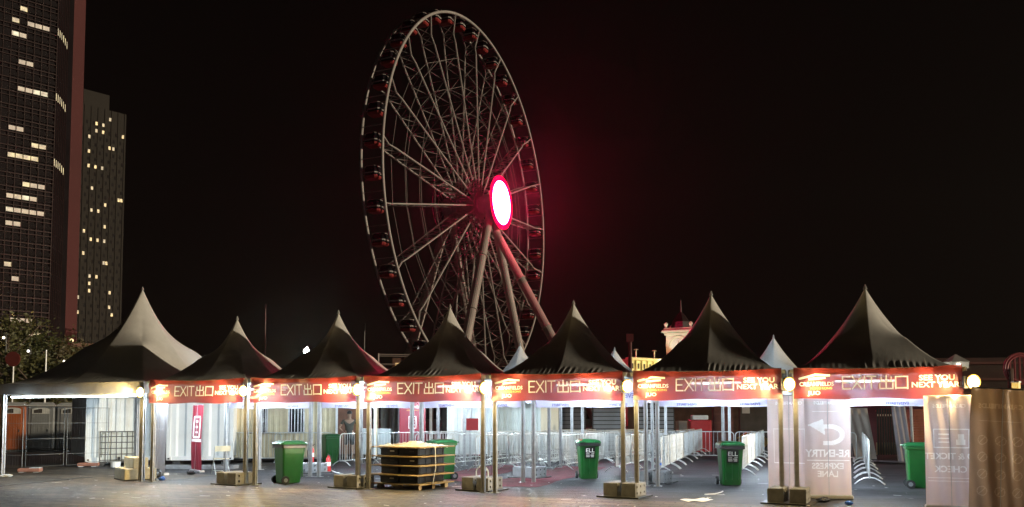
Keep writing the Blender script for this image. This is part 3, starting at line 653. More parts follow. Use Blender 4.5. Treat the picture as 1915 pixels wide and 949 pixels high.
# re-entry banner
t, tx, poly = rollup('tall pale roll-up banner with mirrored RE-ENTRY EXPRESS LANE and bent arrow', gp(1550, 934), ROWA + 0.15, 0.88, 2.07, seed=0.3)
tx('CREAMFIELDS', 0.085, 0, 1.93); tx('RE-ENTRY', 0.195, 0, 0.91, bold=0.03, sx=0.95); tx('EXPRESS', 0.165, 0, 0.655, bold=0.025); tx('LANE', 0.165, 0, 0.50, bold=0.025)
poly([(-0.40, 0, 0.40, 0)], 0, 0.775, 0.02, 'rule_line'); poly([(-0.28, 0, 0.28, 0)], 0, 1.76, 0.008, 'rule_line')
ar = [(-0.12 + 0.0, 0.18)] + [(0.02 + 0.24 * cos(q), 0.02 + 0.17 * sin(q)) for q in [pi / 2 - i * pi / 10 for i in range(11)]]
sg = [(ar[i][0], ar[i][1], ar[i + 1][0], ar[i + 1][1]) for i in range(len(ar) - 1)] + [(0.02, -0.15, -0.10, -0.15)]
poly(sg, 0.02, 1.27, 0.085, 'bent_arrow')
for q in range(14): f_ = q / 13; poly([(-0.36 + .30 * f_, 0.22 - .19 * f_, -0.36 + .26 * f_, 0.225 + .10 * f_)] if q else [(-0.37, .21, -0.35, .21)], 0.0, 1.27, 0.03)
poly.cloth()
# plain banner beside it (its square code is left out)
t, tx, poly = rollup('tall pinkish roll-up banner half hidden behind the twin pole', gp(1478, 930), ROWA - 0.1, 0.86, 2.10, seed=1.3)
tx('CREAMFIELDS', 0.085, 0, 1.93)
poly([(-.3, -.35, -.3, .35), (-.3, .35, .3, .35), (.3, .35, .3, -.35), (.3, -.35, -.3, -.35)], 0.0, 1.05, 0.015, 'frame_print')
poly.cloth()
# ticket check
t, tx, poly = rollup('tall roll-up banner with mirrored ID and TICKET CHECK and card symbol', gp(1780, 955), ROWA - 0.05, 0.80, 2.02, seed=2.2, folds=0.02)
tx('CREAMFIELDS', 0.085, 0, 1.84); tx('ID & TICKET', 0.155, 0, 0.95, bold=0.025, sx=0.95); tx('CHECK', 0.155, 0, 0.72, bold=0.025)
poly([(-.28, -.16, -.28, .16), (-.28, .16, .28, .16), (.28, .16, .28, -.16), (.28, -.16, -.28, -.16), (-.2, .07, -.03, .07), (-.2, 0, -.03, 0), (-.2, -.07, -.03, -.07)], 0.02, 1.27, 0.02, 'card_symbol')
poly([(.08, -.05, .22, -.05), (.15, 0.0, .15, .09)], 0.02, 1.25, 0.09, 'card_symbol'); poly([(-.36, 0, .36, 0)], 0, 0.57, 0.012, 'rule_line'); poly([(-.36, 0, .36, 0)], 0, 0.51, 0.012, 'rule_line')
poly.cloth()
# far right pair with prohibition symbols
def prohib(poly, xs, zs):
    for x in xs:
        for zz in zs:
            n = 12; r = 0.07
            poly([(r * cos(2 * pi * i / n), r * sin(2 * pi * i / n), r * cos(2 * pi * (i + 1) / n), r * sin(2 * pi * (i + 1) / n)) for i in range(n)] + [(-.05, -.05, .05, .05)], x, zz, 0.013, 'prohibition_symbol', m_faint2)
m_drk = M('roll_up_cloth_brown', (0.36, 0.26, 0.21), 0.55, 0, 0.12, 1.5, transl=0.35)
t, tx, poly = rollup('brown creased roll-up banner with mirrored prohibition symbols at the right edge', gp(1868, 982), ROWA + 0.05, 0.86, 2.06, lean=0.05, mat=m_drk, seed=4.1, folds=0.035)
t.rotation_euler.y = radians(3.5); t.location.z = 0.03; tx('CREAMFIELDS', 0.10, 0, 1.78, m_faint2); prohib(poly, (-.24, 0, .24), (1.25, 0.99, 0.73, 0.47)); poly([(-.28, 0, .28, 0)], 0, 1.55, 0.012, 'rule_line', m_faint2)
poly.cloth(m_faint3)
t, tx, poly = rollup('crimson roll-up banner cut off by the right picture edge', gp(1952, 972), ROWA - 0.1, 0.86, 2.0, mat=M('crimson_cloth', (0.35, 0.06, 0.06), 0.55, 0, 0.15, 2, transl=0.3), seed=5.0)
poly.cloth()
# grey banner by the large tent, red narrow banner, red signs behind
t, tx, poly = rollup('narrow grey roll-up banner turned edge-wise beside the large tent pole', gp(296, 889), radians(-41), 0.86, 2.05, mat=M('roll_up_cloth_grey', (0.36, 0.33, 0.33), 0.6, 0, 0.1, 2, transl=0.3), seed=3.3)
tx('CREAMFIELDS', 0.085, 0, 1.3)
poly.cloth(M('grey_print', (.55, .52, .52), .6, transl=.4))
t, tx, poly = rollup('dark red roll-up banner turned edge-wise in front of the white container', gp(367, 884), radians(-49), 0.80, 2.0, mat=m_crimson, seed=2.7)
poly([(-.24, -.3, -.24, .3), (-.24, .3, .24, .3), (.24, .3, .24, -.3), (.24, -.3, -.24, -.3)], 0, 1.35, 0.05, 'frame_print', m_letter)
for q in (-.16, 0, .16): poly([(-.13, 0, .13, 0)], 0, 1.35 + q, 0.06, 'frame_print', m_letter)
poly([(-.36, 0, .36, 0)], 0, 0.95, 0.09, 'band_print', None)
poly.cloth(M('white_roll_print', (.85, .8, .8), .6, transl=.3))

# ------------------------------------------------------------------ small things in the tents
def extinguisher(label, p, rz, tip=0):
    t = E('fire_extinguisher', label, 'fire extinguisher', p, rz, 'fire extinguishers on the ballast')
    n = 14; pr = [(0.075, 0.0), (0.08, 0.02), (0.08, 0.36), (0.06, 0.41), (0.025, 0.44), (0.022, 0.47)]
    MB().rings([[(r * cos(2 * pi * i / n), r * sin(2 * pi * i / n), z) for i in range(n)] for r, z in pr]).build('cylinder', m_red, t, smooth=True)
    MB().box((0.02, 0, 0.49), (0.10, 0.03, 0.03)).box((0.05, 0, 0.53), (0.12, 0.02, 0.015)).build('valve_handle', m_black, t)
    MB().path([(0.02, 0, 0.49), (-0.08, -0.03, 0.47), (-0.12, -0.05, 0.3), (-0.10, -0.06, 0.1)], 0.013, 6).build('hose', m_black, t)
    MB().cyl((0, 0, 0.22), 0.0815, 0.12, 14).build('instruction_label', m_white, t)
    return t
e0 = gp(584, 884)
for o in [o for o in bpy.data.objects if o.get('category') == 'concrete block' and 'fire exting' in o.get('label', '')]: pass
extinguisher('red fire extinguisher on the left ballast block', Vector((e0.x - 0.05, e0.y + 0.05, 0.303)), 0.4)
extinguisher('red fire extinguisher with white label, right of the other extinguisher', Vector((e0.x + 0.40, e0.y + 0.35, 0.012)), 2.0)
# folding chair
p = gp(413, 887); c = E('folding_chair', 'metal folding chair with beige back and seat, facing away left', 'chair', p, radians(-150))
m_cream = M('cream_plastic', (0.62, 0.53, 0.36), 0.5, 0, 0.08, 4)
MB().thick(lambda u, v: ((u - .5) * 0.42, 0.20 + 0.03 * (2 * u - 1) ** 2 + 0.03 * v, 0.66 + 0.16 * v), 8, 3, 0.012).build('backrest', m_cream, c)
MB().cbox((0, 0, 0.445), (0.40, 0.38, 0.025), 0.008).build('seat', m_cream, c)
for sx in (-1, 1):
    MB().path([(sx * .21, -0.26, 0.005), (sx * .21, 0.16, 0.62), (sx * .21, 0.22, 0.84)], 0.011, 6).build('leg', m_steel, c)
    MB().path([(sx * .19, 0.30, 0.005), (sx * .19, -0.14, 0.43)], 0.011, 6).build('leg', m_steel, c)
MB().beam((-.21, -.2, .09), (.21, -.2, .09), 0.009, 6).build('cross_bar', m_steel, c)
MB().beam((-.19, .26, .06), (.19, .26, .06), 0.009, 6).build('cross_bar', m_steel, c)
# plastic bottle on ballast
pb = gp(1233, 898); n = 12
bt = E('water_bottle', 'clear plastic water bottle with blue label standing on the ballast block', 'bottle', (pb.x + 0.05, pb.y + 0.1, 0.30), 0)
m_pet = M('clear_plastic', (0.7, 0.75, 0.8), 0.15, 0, 0.05, 4, transp=0.55)
MB().rings([[(r * cos(2 * pi * i / n), r * sin(2 * pi * i / n), z) for i in range(n)] for r, z in ((.03, 0), (.035, .01), (.035, .15), (.03, .19), (.014, .22), (.014, .235))]).build('bottle_body', m_pet, bt, smooth=True)
MB().cyl((0, 0, .11), .0358, .06, 12).build('label_band', m_blue, bt); MB().cyl((0, 0, .244), .016, .018, 10).build('cap', m_blue, bt)
# crumpled bags / packaging
def crumple(name, label, cat, p, r, mat, sq=0.6, seed=1):
    R = random.Random(seed); k = MB(); n, m = 12, 7; rg = []
    for j in range(m):
        th = pi * (j + .3) / (m - .4); rg.append([(r * sin(th) * cos(2 * pi * i / n) * R.uniform(.7, 1.2), r * sin(th) * sin(2 * pi * i / n) * R.uniform(.7, 1.2), max(0.004, r * sq * (1 + cos(pi - th)) * R.uniform(.8, 1.1))) for i in range(n)])
    k.rings(rg); return tag(k.build(name, mat, None, p), label, cat)
crumple('bag', 'black crumpled bag at the foot of the grey roll-up banner', 'bag', gp(291, 894), 0.17, m_black, .7, 2)
crumple('bag', 'small blue crumpled bag at the foot of the grey roll-up banner', 'bag', gp(303, 899), 0.09, m_blue, .6, 3)
crumple('bag', 'black strap bag lying at the foot of the re-entry banner', 'bag', gp(1540, 940), 0.13, m_black, .4, 4)
crumple('cloth', 'white crumpled plastic at the foot of the large tent left leg', 'plastic', gp(10, 893), 0.18, m_white, .25, 5)
crumple('bag', 'blue crumpled wrapper right of the re-entry banner base', 'wrapper', gp(1588, 945), 0.07, m_blue, .6, 6)
crumple('cloth', 'black cloth with blue wrapper at the foot of the dark red banner', 'cloth', gp(357, 888), 0.14, m_black, .4, 7)
tag(MB().sheet(lambda u, v: ((u - .5) * .55 + .06 * v, (v - .5) * .45, .012 + .02 * sin(u * 8) * sin(v * 6 + 1) ** 2 + .01 * u), 10, 6).build('paper_sheet', m_white, None, gp(1300, 937), 0.3, smooth=True), 'crumpled white paper sheet lying on the ground in the foreground', 'paper')
tag(MB().path([gp(x, y, .015) for x, y in ((1318, 925), (1336, 924), (1348, 921), (1352, 919))], 0.012, 5).build('cable_offcut', m_white, None), 'bent white strip lying on the ground left of the right bin', 'strip')
for (x, y, l, a, lab) in ((440, 893, 2.0, 0.1, 'thin'), ):
    pass
# hose loop and cable on ground by extinguishers
tag(MB().path([Vector(gp(x, y, .015)) for x, y in ((612, 876), (628, 884), (650, 889), (672, 890), (690, 889))], 0.014, 5).build('cable', m_white), 'white cable lying on the ground right of the extinguishers', 'cable')

# ------------------------------------------------------------------ containers, cabins, toilets
def facing(pl, pr): d = pr - pl; return atan2(d.y, d.x), d.length
def container(name, label, pl, pr, depth, h, mat, cat='container', base=0.14, pitch=0.28, doors=False, legs=True):
    rz, w = facing(pl, pr); t = E(name, label, cat, pl, rz)
    k = MB(); corr(k, 0.10, w - 0.10, base + .14, h - .14, 0.0, pitch, .035); k.build('front_wall', mat, t)
    k = MB(); k.add([(w - .03, 0.1, base + .14), (w - .03, depth, base + .14), (w - .03, depth, h - .14), (w - .03, .1, h - .14)], [(0, 1, 2, 3)]); k.add([(.03, .1, base + .14), (.03, depth, base + .14), (.03, depth, h - .14), (.03, .1, h - .14)], [(3, 2, 1, 0)])
    k.add([(.03, depth - .03, base + .14), (w - .03, depth - .03, base + .14), (w - .03, depth - .03, h - .14), (.03, depth - .03, h - .14)], [(3, 2, 1, 0)]); k.build('wall', mat, t)
    MB().box((w / 2, depth / 2, h - .05), (w, depth, .04)).build('roof', mat, t)
    fm = MB()
    for x in (0.06, w - .06): fm.box((x, -.005, (h + base) / 2), (.12, .10, h - base))
    for z in (base + .07, h - .07): fm.box((w / 2, -.002, z), (w - .24, .09, .14))
    fm.build('frame', mat, t)
    for x in (0.09, w - .09):
        MB().cbox((x, -.012, base + .06), (.178, .13, .118), .012).build('corner_casting', m_steel, t)
        MB().box((x, -.082, base + .06), (.06, .012, .05)).build('casting_hole', m_black, t)
    if legs:
        for x in (.3, w - .3): MB().box((x, .3, base / 2), (.25, .4, base)).build('bearer_block', m_dsteel, t)
    if doors:
        for x in (w * .28, w * .42, w * .58, w * .72): MB().cyl((x, -.03, (h + base) / 2), .018, h - base - .2, 8).build('lock_rod', m_steel, t)
        MB().box((w / 2, -.02, (h + base) / 2), (.02, .05, h - base - .28)).build('door_joint', m_grey, t)
    return t
container('shipping_container', 'white corrugated container side behind the plastic tank', gp(158, 872), gp(286, 868), 4.0, 2.75, m_contw)
container('shipping_container', 'bright white container end behind the dark red narrow banner', gp(311, 869), gp(436, 868), 5.0, 2.75, M('container_bright_white', (0.78, 0.80, 0.80), 0.45, 0, 0.05, 1.5, dirt=0.12), pitch=0.55)
tag(MB().cbox((0, 0, .06), (2.4, .5, .12), .01).build('step', m_conc, None, gp(372, 877), -0.05), 'low grey concrete step in front of the bright white container', 'step')
# beige cabin with barred windows and open doorway
pl, pr = gp(438, 866), gp(705, 862); rz, w = facing(pl, pr)
cb = E('site_cabin', 'beige corrugated site cabin with barred windows and dark open doorway', 'cabin', pl, rz)
def X(px): return (px - 438) / (705 - 438) * w
hC = 2.75; b0 = .16
wins = [(476, 497), (535, 565)]; door = (628, 697)
segs = [(438, 476), (497, 535), (565, 628), (697, 705)]
for (a, b) in segs: k = MB(); corr(k, X(a), X(b), b0, hC, 0, .22, .03); k.build('wall_panel', m_contb, cb)
for (a, b) in wins:
    x0, x1 = X(a), X(b); z0, z1 = 1.05, 2.25
    k = MB(); corr(k, x0, x1, b0, z0, 0, .22, .03); k.build('wall_panel', m_contb, cb); k = MB(); corr(k, x0, x1, z1, hC, 0, .22, .03); k.build('wall_panel', m_contb, cb)
    wn = MB().box(((x0 + x1) / 2, .10, (z0 + z1) / 2), (x1 - x0, .02, z1 - z0)).build('window', m_glass, cb)
    fm = MB()
    for x in (x0 + .02, x1 - .02): fm.box((x, -.01, (z0 + z1) / 2), (.05, .12, z1 - z0))
    for z_ in (z0 + .02, z1 - .02): fm.box(((x0 + x1) / 2, -.01, z_), (x1 - x0 - .1, .12, .05))
    fm.build('window_frame', m_alu, wn)
    nb = 4 if x1 - x0 > .4 else 3
    for i in range(nb): MB().box((x0 + (x1 - x0) * (i + 1) / (nb + 1), -.03, (z0 + z1) / 2), (.025, .02, z1 - z0 - .1)).build('window_bar', m_steel, wn)
k = MB(); corr(k, X(628), X(697), 2.30, hC, 0, .22, .03); k.build('wall_panel', m_contb, cb)
MB().box((w / 2, 1.3, hC + .02), (w + .1, 2.7, .06)).build('roof', m_contb, cb)
MB().box((w / 2, 1.3, b0 - .05), (w, 2.5, .08)).build('floor', m_dark, cb)
MB().box((w / 2, 2.5, 1.4), (w, .04, 2.6)).build('back_wall', m_brown, cb)
for x in (X(626), X(700)): MB().box((x, 0.0, 1.2), (.08, .12, 2.2)).build('door_frame', m_white, cb)
tag(MB().cbox((0, 0, .5), (1.1, .6, 1.0), .02).build('stacked_carton', M('pale_carton', (0.42, 0.46, 0.46), .7, 0, .1, 3), None, pl + Vector((cos(rz), sin(rz), 0)) * X(676) + Vector((.3, 1.2, .2)), rz), 'pale carton stack inside the dark cabin doorway behind the person', 'carton')
# IBC tank
m_cage = M('cage_steel', (.16, .17, .17), .5, .3, .1, 6)
p = gp(221, 869); tk = E('water_tank', 'white caged plastic water tank on a pallet by the corrugated container', 'tank', p, radians(28))
MB().cbox((0, 0, .64), (1.12, .94, .98), .05).build('tank_body', M('milky_plastic', (0.78, 0.82, 0.80), .35, 0, .06, 2, transl=.3), tk)
for i in range(8):
    x = -.58 + i * 1.16 / 7
    for y in (-.49, .49): MB().beam((x, y, .14), (x, y, 1.16), .014, 5).build('cage_bar', m_cage, tk)
for i in range(6):
    y = -.49 + i * .98 / 5
    for x in (-.58, .58): MB().beam((x, y, .14), (x, y, 1.16), .014, 5).build('cage_bar', m_cage, tk)
for zz in (.18, .38, .58, .78, .98, 1.15): MB().path([(-.59, -.50, zz), (.59, -.50, zz), (.59, .50, zz), (-.59, .50, zz)], .016, 5, True).build('cage_hoop', m_cage, tk)
MB().box((0, 0, .11), (1.2, 1.0, .05)).build('pallet_deck', m_dsteel, tk)
for x in (-.5, 0, .5): MB().box((x, 0, .043), (.12, .95, .085)).build('pallet_foot', m_dsteel, tk)
MB().cyl((0, -.52, .24), .05, .12, 12, 'y').build('outlet_valve', m_black, tk)
tag(MB().cyl((0, 0, .09), .15, .18, 16, r2=.17).build('bucket', m_white, None, gp(216, 874)), 'small white bucket below the outlet of the caged tank', 'bucket')
# portable toilets
def toilet(label, p, rz, col, nm):
    t = E('portable_toilet', label, 'toilet', p, rz, 'portable toilets'); m = M(nm, col, .5, 0, .08, 2, dirt=.25)
    MB().cbox((0, .6, 1.12), (1.14, 1.14, 2.06), .06).build('cabin_body', m, t)
    d = MB().cbox((0, .02, 1.08), (.78, .05, 1.86), .015).build('door', m, t)
    for i in range(4): MB().box((-.27 + i * .18, -.008, .75), (.05, .015, 1.0)).build('door_rib', m, d)
    n = 12; pts = [(-.36, 1.80)] + [(.36 * -cos(pi * i / n), 2.0 + .09 * sin(pi * i / n)) for i in range(n + 1)] + [(.36, 1.80)]
    MB().prism(pts, -.012, .01).build('vent_panel', M('vent_pale', (.50, .51, .50), .5), d)
    MB().prism([(-.28, 1.83), (-.28, 1.97), (-.04, 2.03), (.06, 2.03), (.06, 1.83)], -.022, -.013).build('vent_opening', m_dark, d)
    MB().box((.30, -.02, 1.0), (.05, .03, .12)).build('handle', m_black, d)
    MB().rings([[(-.60, 0, 2.16), (.60, 0, 2.16), (.60, 1.2, 2.16), (-.60, 1.2, 2.16)], [(-.60, 0, 2.20), (.60, 0, 2.20), (.60, 1.2, 2.20), (-.60, 1.2, 2.20)], [(-.4, .25, 2.34), (.4, .25, 2.34), (.4, .95, 2.34), (-.4, .95, 2.34)]]).build('roof', M('toilet_roof', (.38, .39, .40), .5), t)
    MB().box((0, .6, .05), (1.2, 1.2, .10)).build('skid_base', m_dsteel, t)
    return t
toilet('orange portable toilet at the left edge', gp(20, 846), radians(24), (.30, .075, .015), 'toilet_orange')
toilet('grey portable toilet between the orange one and the other grey one', gp(74, 845), radians(22), (.17, .18, .185), 'toilet_grey')
toilet('grey portable toilet nearest the white corrugated container', gp(128, 844), radians(20), (.19, .20, .215), 'toilet_grey_light')
# temporary mesh fence, left
def fence_panel(label, pl, pr, h=1.95):
    rz, w = facing(pl, pr); t = E('mesh_fence', label, 'fence', pl, rz, 'temporary mesh fence panels')
    fr_ = MB().path([(.02, 0, .08), (.02, 0, h), (w - .02, 0, h), (w - .02, 0, .08)], .014, 6, True); fr_.build('frame', m_cage, t)
    k = MB()
    for i in range(1, int(w / .075)): k.beam((i * .075, 0, .1), (i * .075, 0, h - .02), .0022, 3)
    for zz in (.45, .95, 1.45): k.beam((.02, 0, zz), (w - .02, 0, zz), .005, 3)
    stuff(k.build('wire_mesh', m_cage, t)); return t
fx = [(6, 879), (44, 878.5), (121, 874.5), (204, 872)]
for i in range(3): fence_panel(('left', 'middle', 'right')[i] + ' temporary wire mesh fence panel in front of the portable toilets', gp(*fx[i]) + Vector((.03, 0, 0)), gp(*fx[i + 1]) - Vector((.03, 0, 0)))
m_foot = M('fence_foot_orange', (.50, .22, .15), .7, 0, .2, 5, dirt=.4)
for i, (x, y, m, lab) in enumerate(((56, 884, m_foot, 'brown and white concrete fence foot nearest the large tent left leg'), (165, 873, m_foot, 'orange concrete fence foot left of the plastic tank'))):
    f = E('concrete_weight', lab, 'weight', gp(x, y), radians(10))
    MB().cbox((0, 0, .075), (.62, .26, .11), .02).build('foot_body', m, f); MB().box((-.2, 0, .011), (.14, .24, .022)).build('foot_pad', m_white, f); MB().box((.2, 0, .011), (.14, .24, .022)).build('foot_pad', m_white, f)
    MB().cbox((.16, 0, .137), (.28, .24, .02), .004).build('foot_cap', m_white, f)

# standing person, seen from behind with hands on hips
pp = gp(649, 864); pp.z = 0.0
per = E('person', 'person in a dark olive top and black shorts standing with hands on hips', 'person', pp + Vector((0, .35, .0)), radians(195))
def skin(name, mat, nodes, edges, parent, root=0):
    me = bpy.data.meshes.new(name); me.from_pydata([n[0] for n in nodes], edges, []); me.materials.append(mat)
    o = mo(name, me, parent); md = o.modifiers.new('skin', 'SKIN'); md.use_smooth_shade = True
    for i, n in enumerate(nodes): me.skin_vertices[0].data[i].radius = n[1] if isinstance(n[1], tuple) else (n[1], n[1])
    me.skin_vertices[0].data[root].use_root = True
    sb = o.modifiers.new('sub', 'SUBSURF'); sb.levels = 1; sb.render_levels = 2; return o
S = 1.06
nodes = [((0, 0, .95), (.14, .10)), ((0, 0, 1.15), (.135, .095)), ((0, 0, 1.38), (.165, .10)), ((0, 0, 1.50), (.06, .055)), ((0, -.01, 1.58), (.075, .085)), ((0, -.01, 1.70), (.082, .095)), ((0, 0, 1.76), (.05, .06))]
ed = [(0, 1), (1, 2), (2, 3), (3, 4), (4, 5), (5, 6)]
for sx in (-1, 1):
    b = len(nodes); nodes += [((sx * .19, 0, 1.42), .052), ((sx * .36, .06, 1.18), .04), ((sx * .20, -.06, 1.02), .03), ((sx * .15, -.10, .98), (.035, .025))]
    ed += [(2, b), (b, b + 1), (b + 1, b + 2), (b + 2, b + 3)]
    for q in range(4):
        c = len(nodes); nodes += [((sx * (.12 - .002 * q), -.13, .99 - q * .018), .009), ((sx * .08, -.145, .98 - q * .018), .008)]; ed += [(b + 3, c), (c, c + 1)]
    c = len(nodes); nodes += [((sx * .17, -.12, 1.03), .010)]; ed += [(b + 3, c)]
    b = len(nodes); nodes += [((sx * .10, 0, .84), .085), ((sx * .115, -.01, .48), .055), ((sx * .12, .02, .10), .036), ((sx * .125, -.09, .04), (.04, .03)), ((sx * .13, -.17, .03), (.04, .02))]
    ed += [(0, b), (b, b + 1), (b + 1, b + 2), (b + 2, b + 3), (b + 3, b + 4)]
nodes = [((x * S, y * S, z_ * S), r) for (x, y, z_), r in nodes]
body = skin('body', M('skin_tone', (.28, .17, .11), .6, 0, .05, 5), nodes, ed, per)
skin('shirt', M('olive_cloth', (.05, .047, .035), .8, 0, .1, 9), [((x * S, y * S, z_ * S), r) for (x, y, z_), r in [((0, 0, .90), (.16, .12)), ((0, 0, 1.16), (.15, .11)), ((0, 0, 1.39), (.18, .115)), ((0, 0, 1.48), (.09, .075)), ((-.2, 0, 1.42), .068), ((-.29, .035, 1.28), .06), ((.2, 0, 1.42), .068), ((.29, .035, 1.28), .06)]], [(0, 1), (1, 2), (2, 3), (2, 4), (4, 5), (2, 6), (6, 7)], per)
skin('shorts', m_black, [((x * S, y * S, z_ * S), r) for (x, y, z_), r in [((0, 0, 1.02), (.15, .11)), ((0, 0, .92), (.16, .12)), ((-.10, 0, .80), .105), ((-.115, 0, .56), .095), ((.10, 0, .80), .105), ((.115, 0, .56), .095)]], [(0, 1), (1, 2), (2, 3), (1, 4), (4, 5)], per)
hr = MB(); n = 12
hr.rings([[(.098 * sin(th) * cos(2 * pi * i / n), .02 + .115 * sin(th) * sin(2 * pi * i / n), 1.80 + .095 * cos(th)) for i in range(n)] for th in (.15, .5, .9, 1.3, 1.7, 2.0)])
hr.build('hair', m_black, per, smooth=True)

# grey draped booth, red sign banner, white containers and dark shutters behind the barriers
pl, pr = gp(712, 850), gp(752, 850)
rz, w = facing(pl, pr); bo = E('draped_booth', 'pale draped booth wall left of the red sign banner', 'booth', pl, rz)
MB().thick(lambda u, v: (u * w, .05 * sin(u * 26) , .05 + 2.6 * v), 40, 4, .01).build('drape', M('pale_drape', (.52, .53, .47), .8, 0, .08, 3), bo, smooth=True)
MB().beam((0, .03, 2.66), (w, .03, 2.66), .02, 6).build('rail', m_alu, bo); MB().beam((0, .03, 0), (0, .03, 2.66), .02, 6).build('post', m_alu, bo); MB().beam((w, .03, 0), (w, .03, 2.66), .02, 6).build('post', m_alu, bo)
p = at(771, 840, 31); p.z = 0
sb_ = E('sign_banner', 'upright dark red sign banner with white lettering behind the pallet stack', 'sign', p, radians(2))
MB().cbox((0, 0, 1.3), (1.0, .04, 2.3), .006).build('panel', m_crimson, sb_)
text('CREAMFIELDS', .125, m_letter, 'lettering', sb_, (0, -.024, 2.02), bold=.02); text('HONG KONG', .07, m_yletter, 'lettering', sb_, (0, -.024, 1.90))
k = MB()
for (a, b, c_, d_) in ((-.15, 0, .30, .03), (-.15, .45, .30, .03), (-.15, 0, .03, .48), (.12, 0, .03, .48)): k.box((a + c_ / 2, -.026, 1.20 + b + d_ / 2), (c_, .006, d_))
k.build('frame_print', m_letter, sb_); text('E', .38, m_letter, 'lettering', sb_, (0, -.024, 1.44), bold=.01)
for sx in (-.4, .4): MB().box((sx, .1, .02), (.06, .6, .04)).build('foot', m_dsteel, sb_); MB().box((sx, .03, .1), (.04, .03, .3)).build('post', m_dsteel, sb_)
container('shipping_container', 'pale blue-white corrugated container right of the dark doorway behind barriers', at(836, 845, 32.5) * 1 - Vector((0, 0, at(836, 845, 32.5).z)), at(925, 845, 32.5) - Vector((0, 0, at(925, 845, 32.5).z)), 2.4, 2.8, m_contw, pitch=.34)
container('shipping_container', 'pale corrugated container with square vent, right of the twin rear legs', at(930, 845, 33.5) - Vector((0, 0, at(930, 845, 33.5).z)), at(1012, 845, 32.8) - Vector((0, 0, at(1012, 845, 32.8).z)), 2.4, 2.8, M('container_pale', (.66, .70, .66), .5, 0, .06, 2, dirt=.2), pitch=.24)
def gz(px, Y): v = at(px, 840, Y); v.z = 0; return v
def slab_wall(name, label, cat, pl, pr, h, depth, mat, z0=0.0, slats=0, smat=None):
    rz, w = facing(pl, pr); t = E(name, label, cat, pl, rz); MB().box((w / 2, depth / 2, z0 + h / 2), (w, depth, h)).build('wall', mat, t)
    for i in range(slats): MB().box((w / 2, -.012, z0 + h * (i + .5) / slats), (w - .1, .02, h / slats * .8)).build('slat', smat or mat, t)
    return t
db = E('doorway_booth', 'dark open doorway booth between sign banner and pale container', 'booth', gz(803, 32.6), 0)
MB().box((.72, 1.4, 1.35), (.7, .05, 2.7)).build('back_wall', m_dark, db); MB().box((.05, 0, 1.35), (.10, .10, 2.7)).build('door_frame', m_white, db); MB().box((.4, .7, 2.75), (.8, 1.5, .08)).build('roof', m_contw, db)
MB().box((.02, .7, 1.35), (.05, 1.3, 2.7)).build('side_wall', m_brown, db)
slab_wall('shutter_wall', 'dark grey roller shutter behind the left rear legs', 'shutter', gz(1022, 37), gz(1096, 37), 2.6, .3, m_dark, 0, 14, M('shutter_dark', (.10, .09, .085), .6, .2, .1, 3))
slab_wall('shutter_wall', 'grey slatted shutter wall above the middle stickered bin', 'shutter', gz(1108, 36), gz(1168, 36), 2.6, .3, m_dark, 0, 14, m_grey)
slab_wall('shutter_wall', 'dark grey slatted shutter wall left of the water bottle legs', 'shutter', gz(1190, 37), gz(1262, 37), 2.6, .3, m_dark, 0, 14, m_grey)
slab_wall('counter_booth', 'low beige counter below the red table', 'counter', gz(1270, 39), gz(1300, 39), 1.45, .8, M('beige_counter', (.45, .38, .28), .6))
rt = E('red_table', 'red cloth covered table with white top behind the far barriers', 'table', gz(1312, 38), 0)
MB().cbox((0, .4, .75), (1.0, .7, 1.5), .03).build('table_cloth', m_red, rt); MB().cbox((0, .4, 1.62), (.75, .5, .22), .03).build('white_box', m_white, rt)
slab_wall('dark_partition', 'dark red-brown panelled partition behind the far barriers', 'partition', gz(1334, 42), gz(1372, 42), 2.7, .2, M('red_brown_panel', (.19, .075, .06), .7, 0, .2, 2), 0, 6, M('red_brown_panel2', (.16, .06, .05), .7, 0, .2, 2))
bk = slab_wall('rear_wall', 'long dark brown wall closing the yard behind the queue lanes', 'wall', gz(1175, 52), gz(1700, 50), 2.9, .3, m_brown)
slab_wall('dark_stand', 'dark stand wall with pale notice behind the right barrier lane', 'stand', gz(1385, 44), gz(1445, 44), 2.7, .3, M('stand_dark', (.07, .055, .045), .7, 0, .3, 2))
tag(MB().cbox((0, 0, 0), (.42, .02, .52), .004).build('notice', m_white, None, gz(1396, 43.8) + Vector((0, 0, 2.1))), 'small pale notice pinned on the dark stand wall', 'notice')
tag(MB().cbox((0, 0, .0), (.55, .03, .42), .005).build('red_sign', m_red, None, at(880, 794, 28.2)), 'small plain red sign board hung on the barriers behind the pallet stack', 'sign')
crumple('bag', 'yellowish heap of bags behind the right barrier lane', 'bag', gz(1408, 41), .8, M('ochre_bag', (.5, .28, .05), .6, 0, .3, 3), .55, 8)

# right-hand back area: leaning boards, black rack, red boards, pole
def leaning(label, px0, px1, ybase, h, lean, mat, rz=0.0):
    pl, pr = gp(px0, ybase), gp(px1, ybase); a, w = facing(pl, pr); t = E('leaning_banner', label, 'banner', pl, a + rz, 'leaning banner boards')
    MB().thick(lambda u, v: (u * w - .10 * v, lean * v * h + .02 * sin(u * 17 + v * 3), .02 + v * h), 20, 8, .01).build('cloth', mat, t, smooth=True)
    MB().beam((0 - .10, lean * h, h + .02), (w - .10, lean * h, h + .02), .018, 6).build('top_rail', m_alu, t); MB().box((w / 2, .05, .03), (w, .16, .06)).build('base', m_dsteel, t); return t
m_lean = M('leaning_cloth', (.42, .35, .29), .6, 0, .15, 2, transl=.15)
leaning('pale creased banner board leaning left behind the end-on barrier line', 1600, 1640, 862, 1.95, .25, m_lean)
leaning('grey banner board standing right of the black rack', 1680, 1706, 866, 2.10, .1, M('leaning_cloth_grey', (.26, .22, .23), .6, 0, .15, 2))
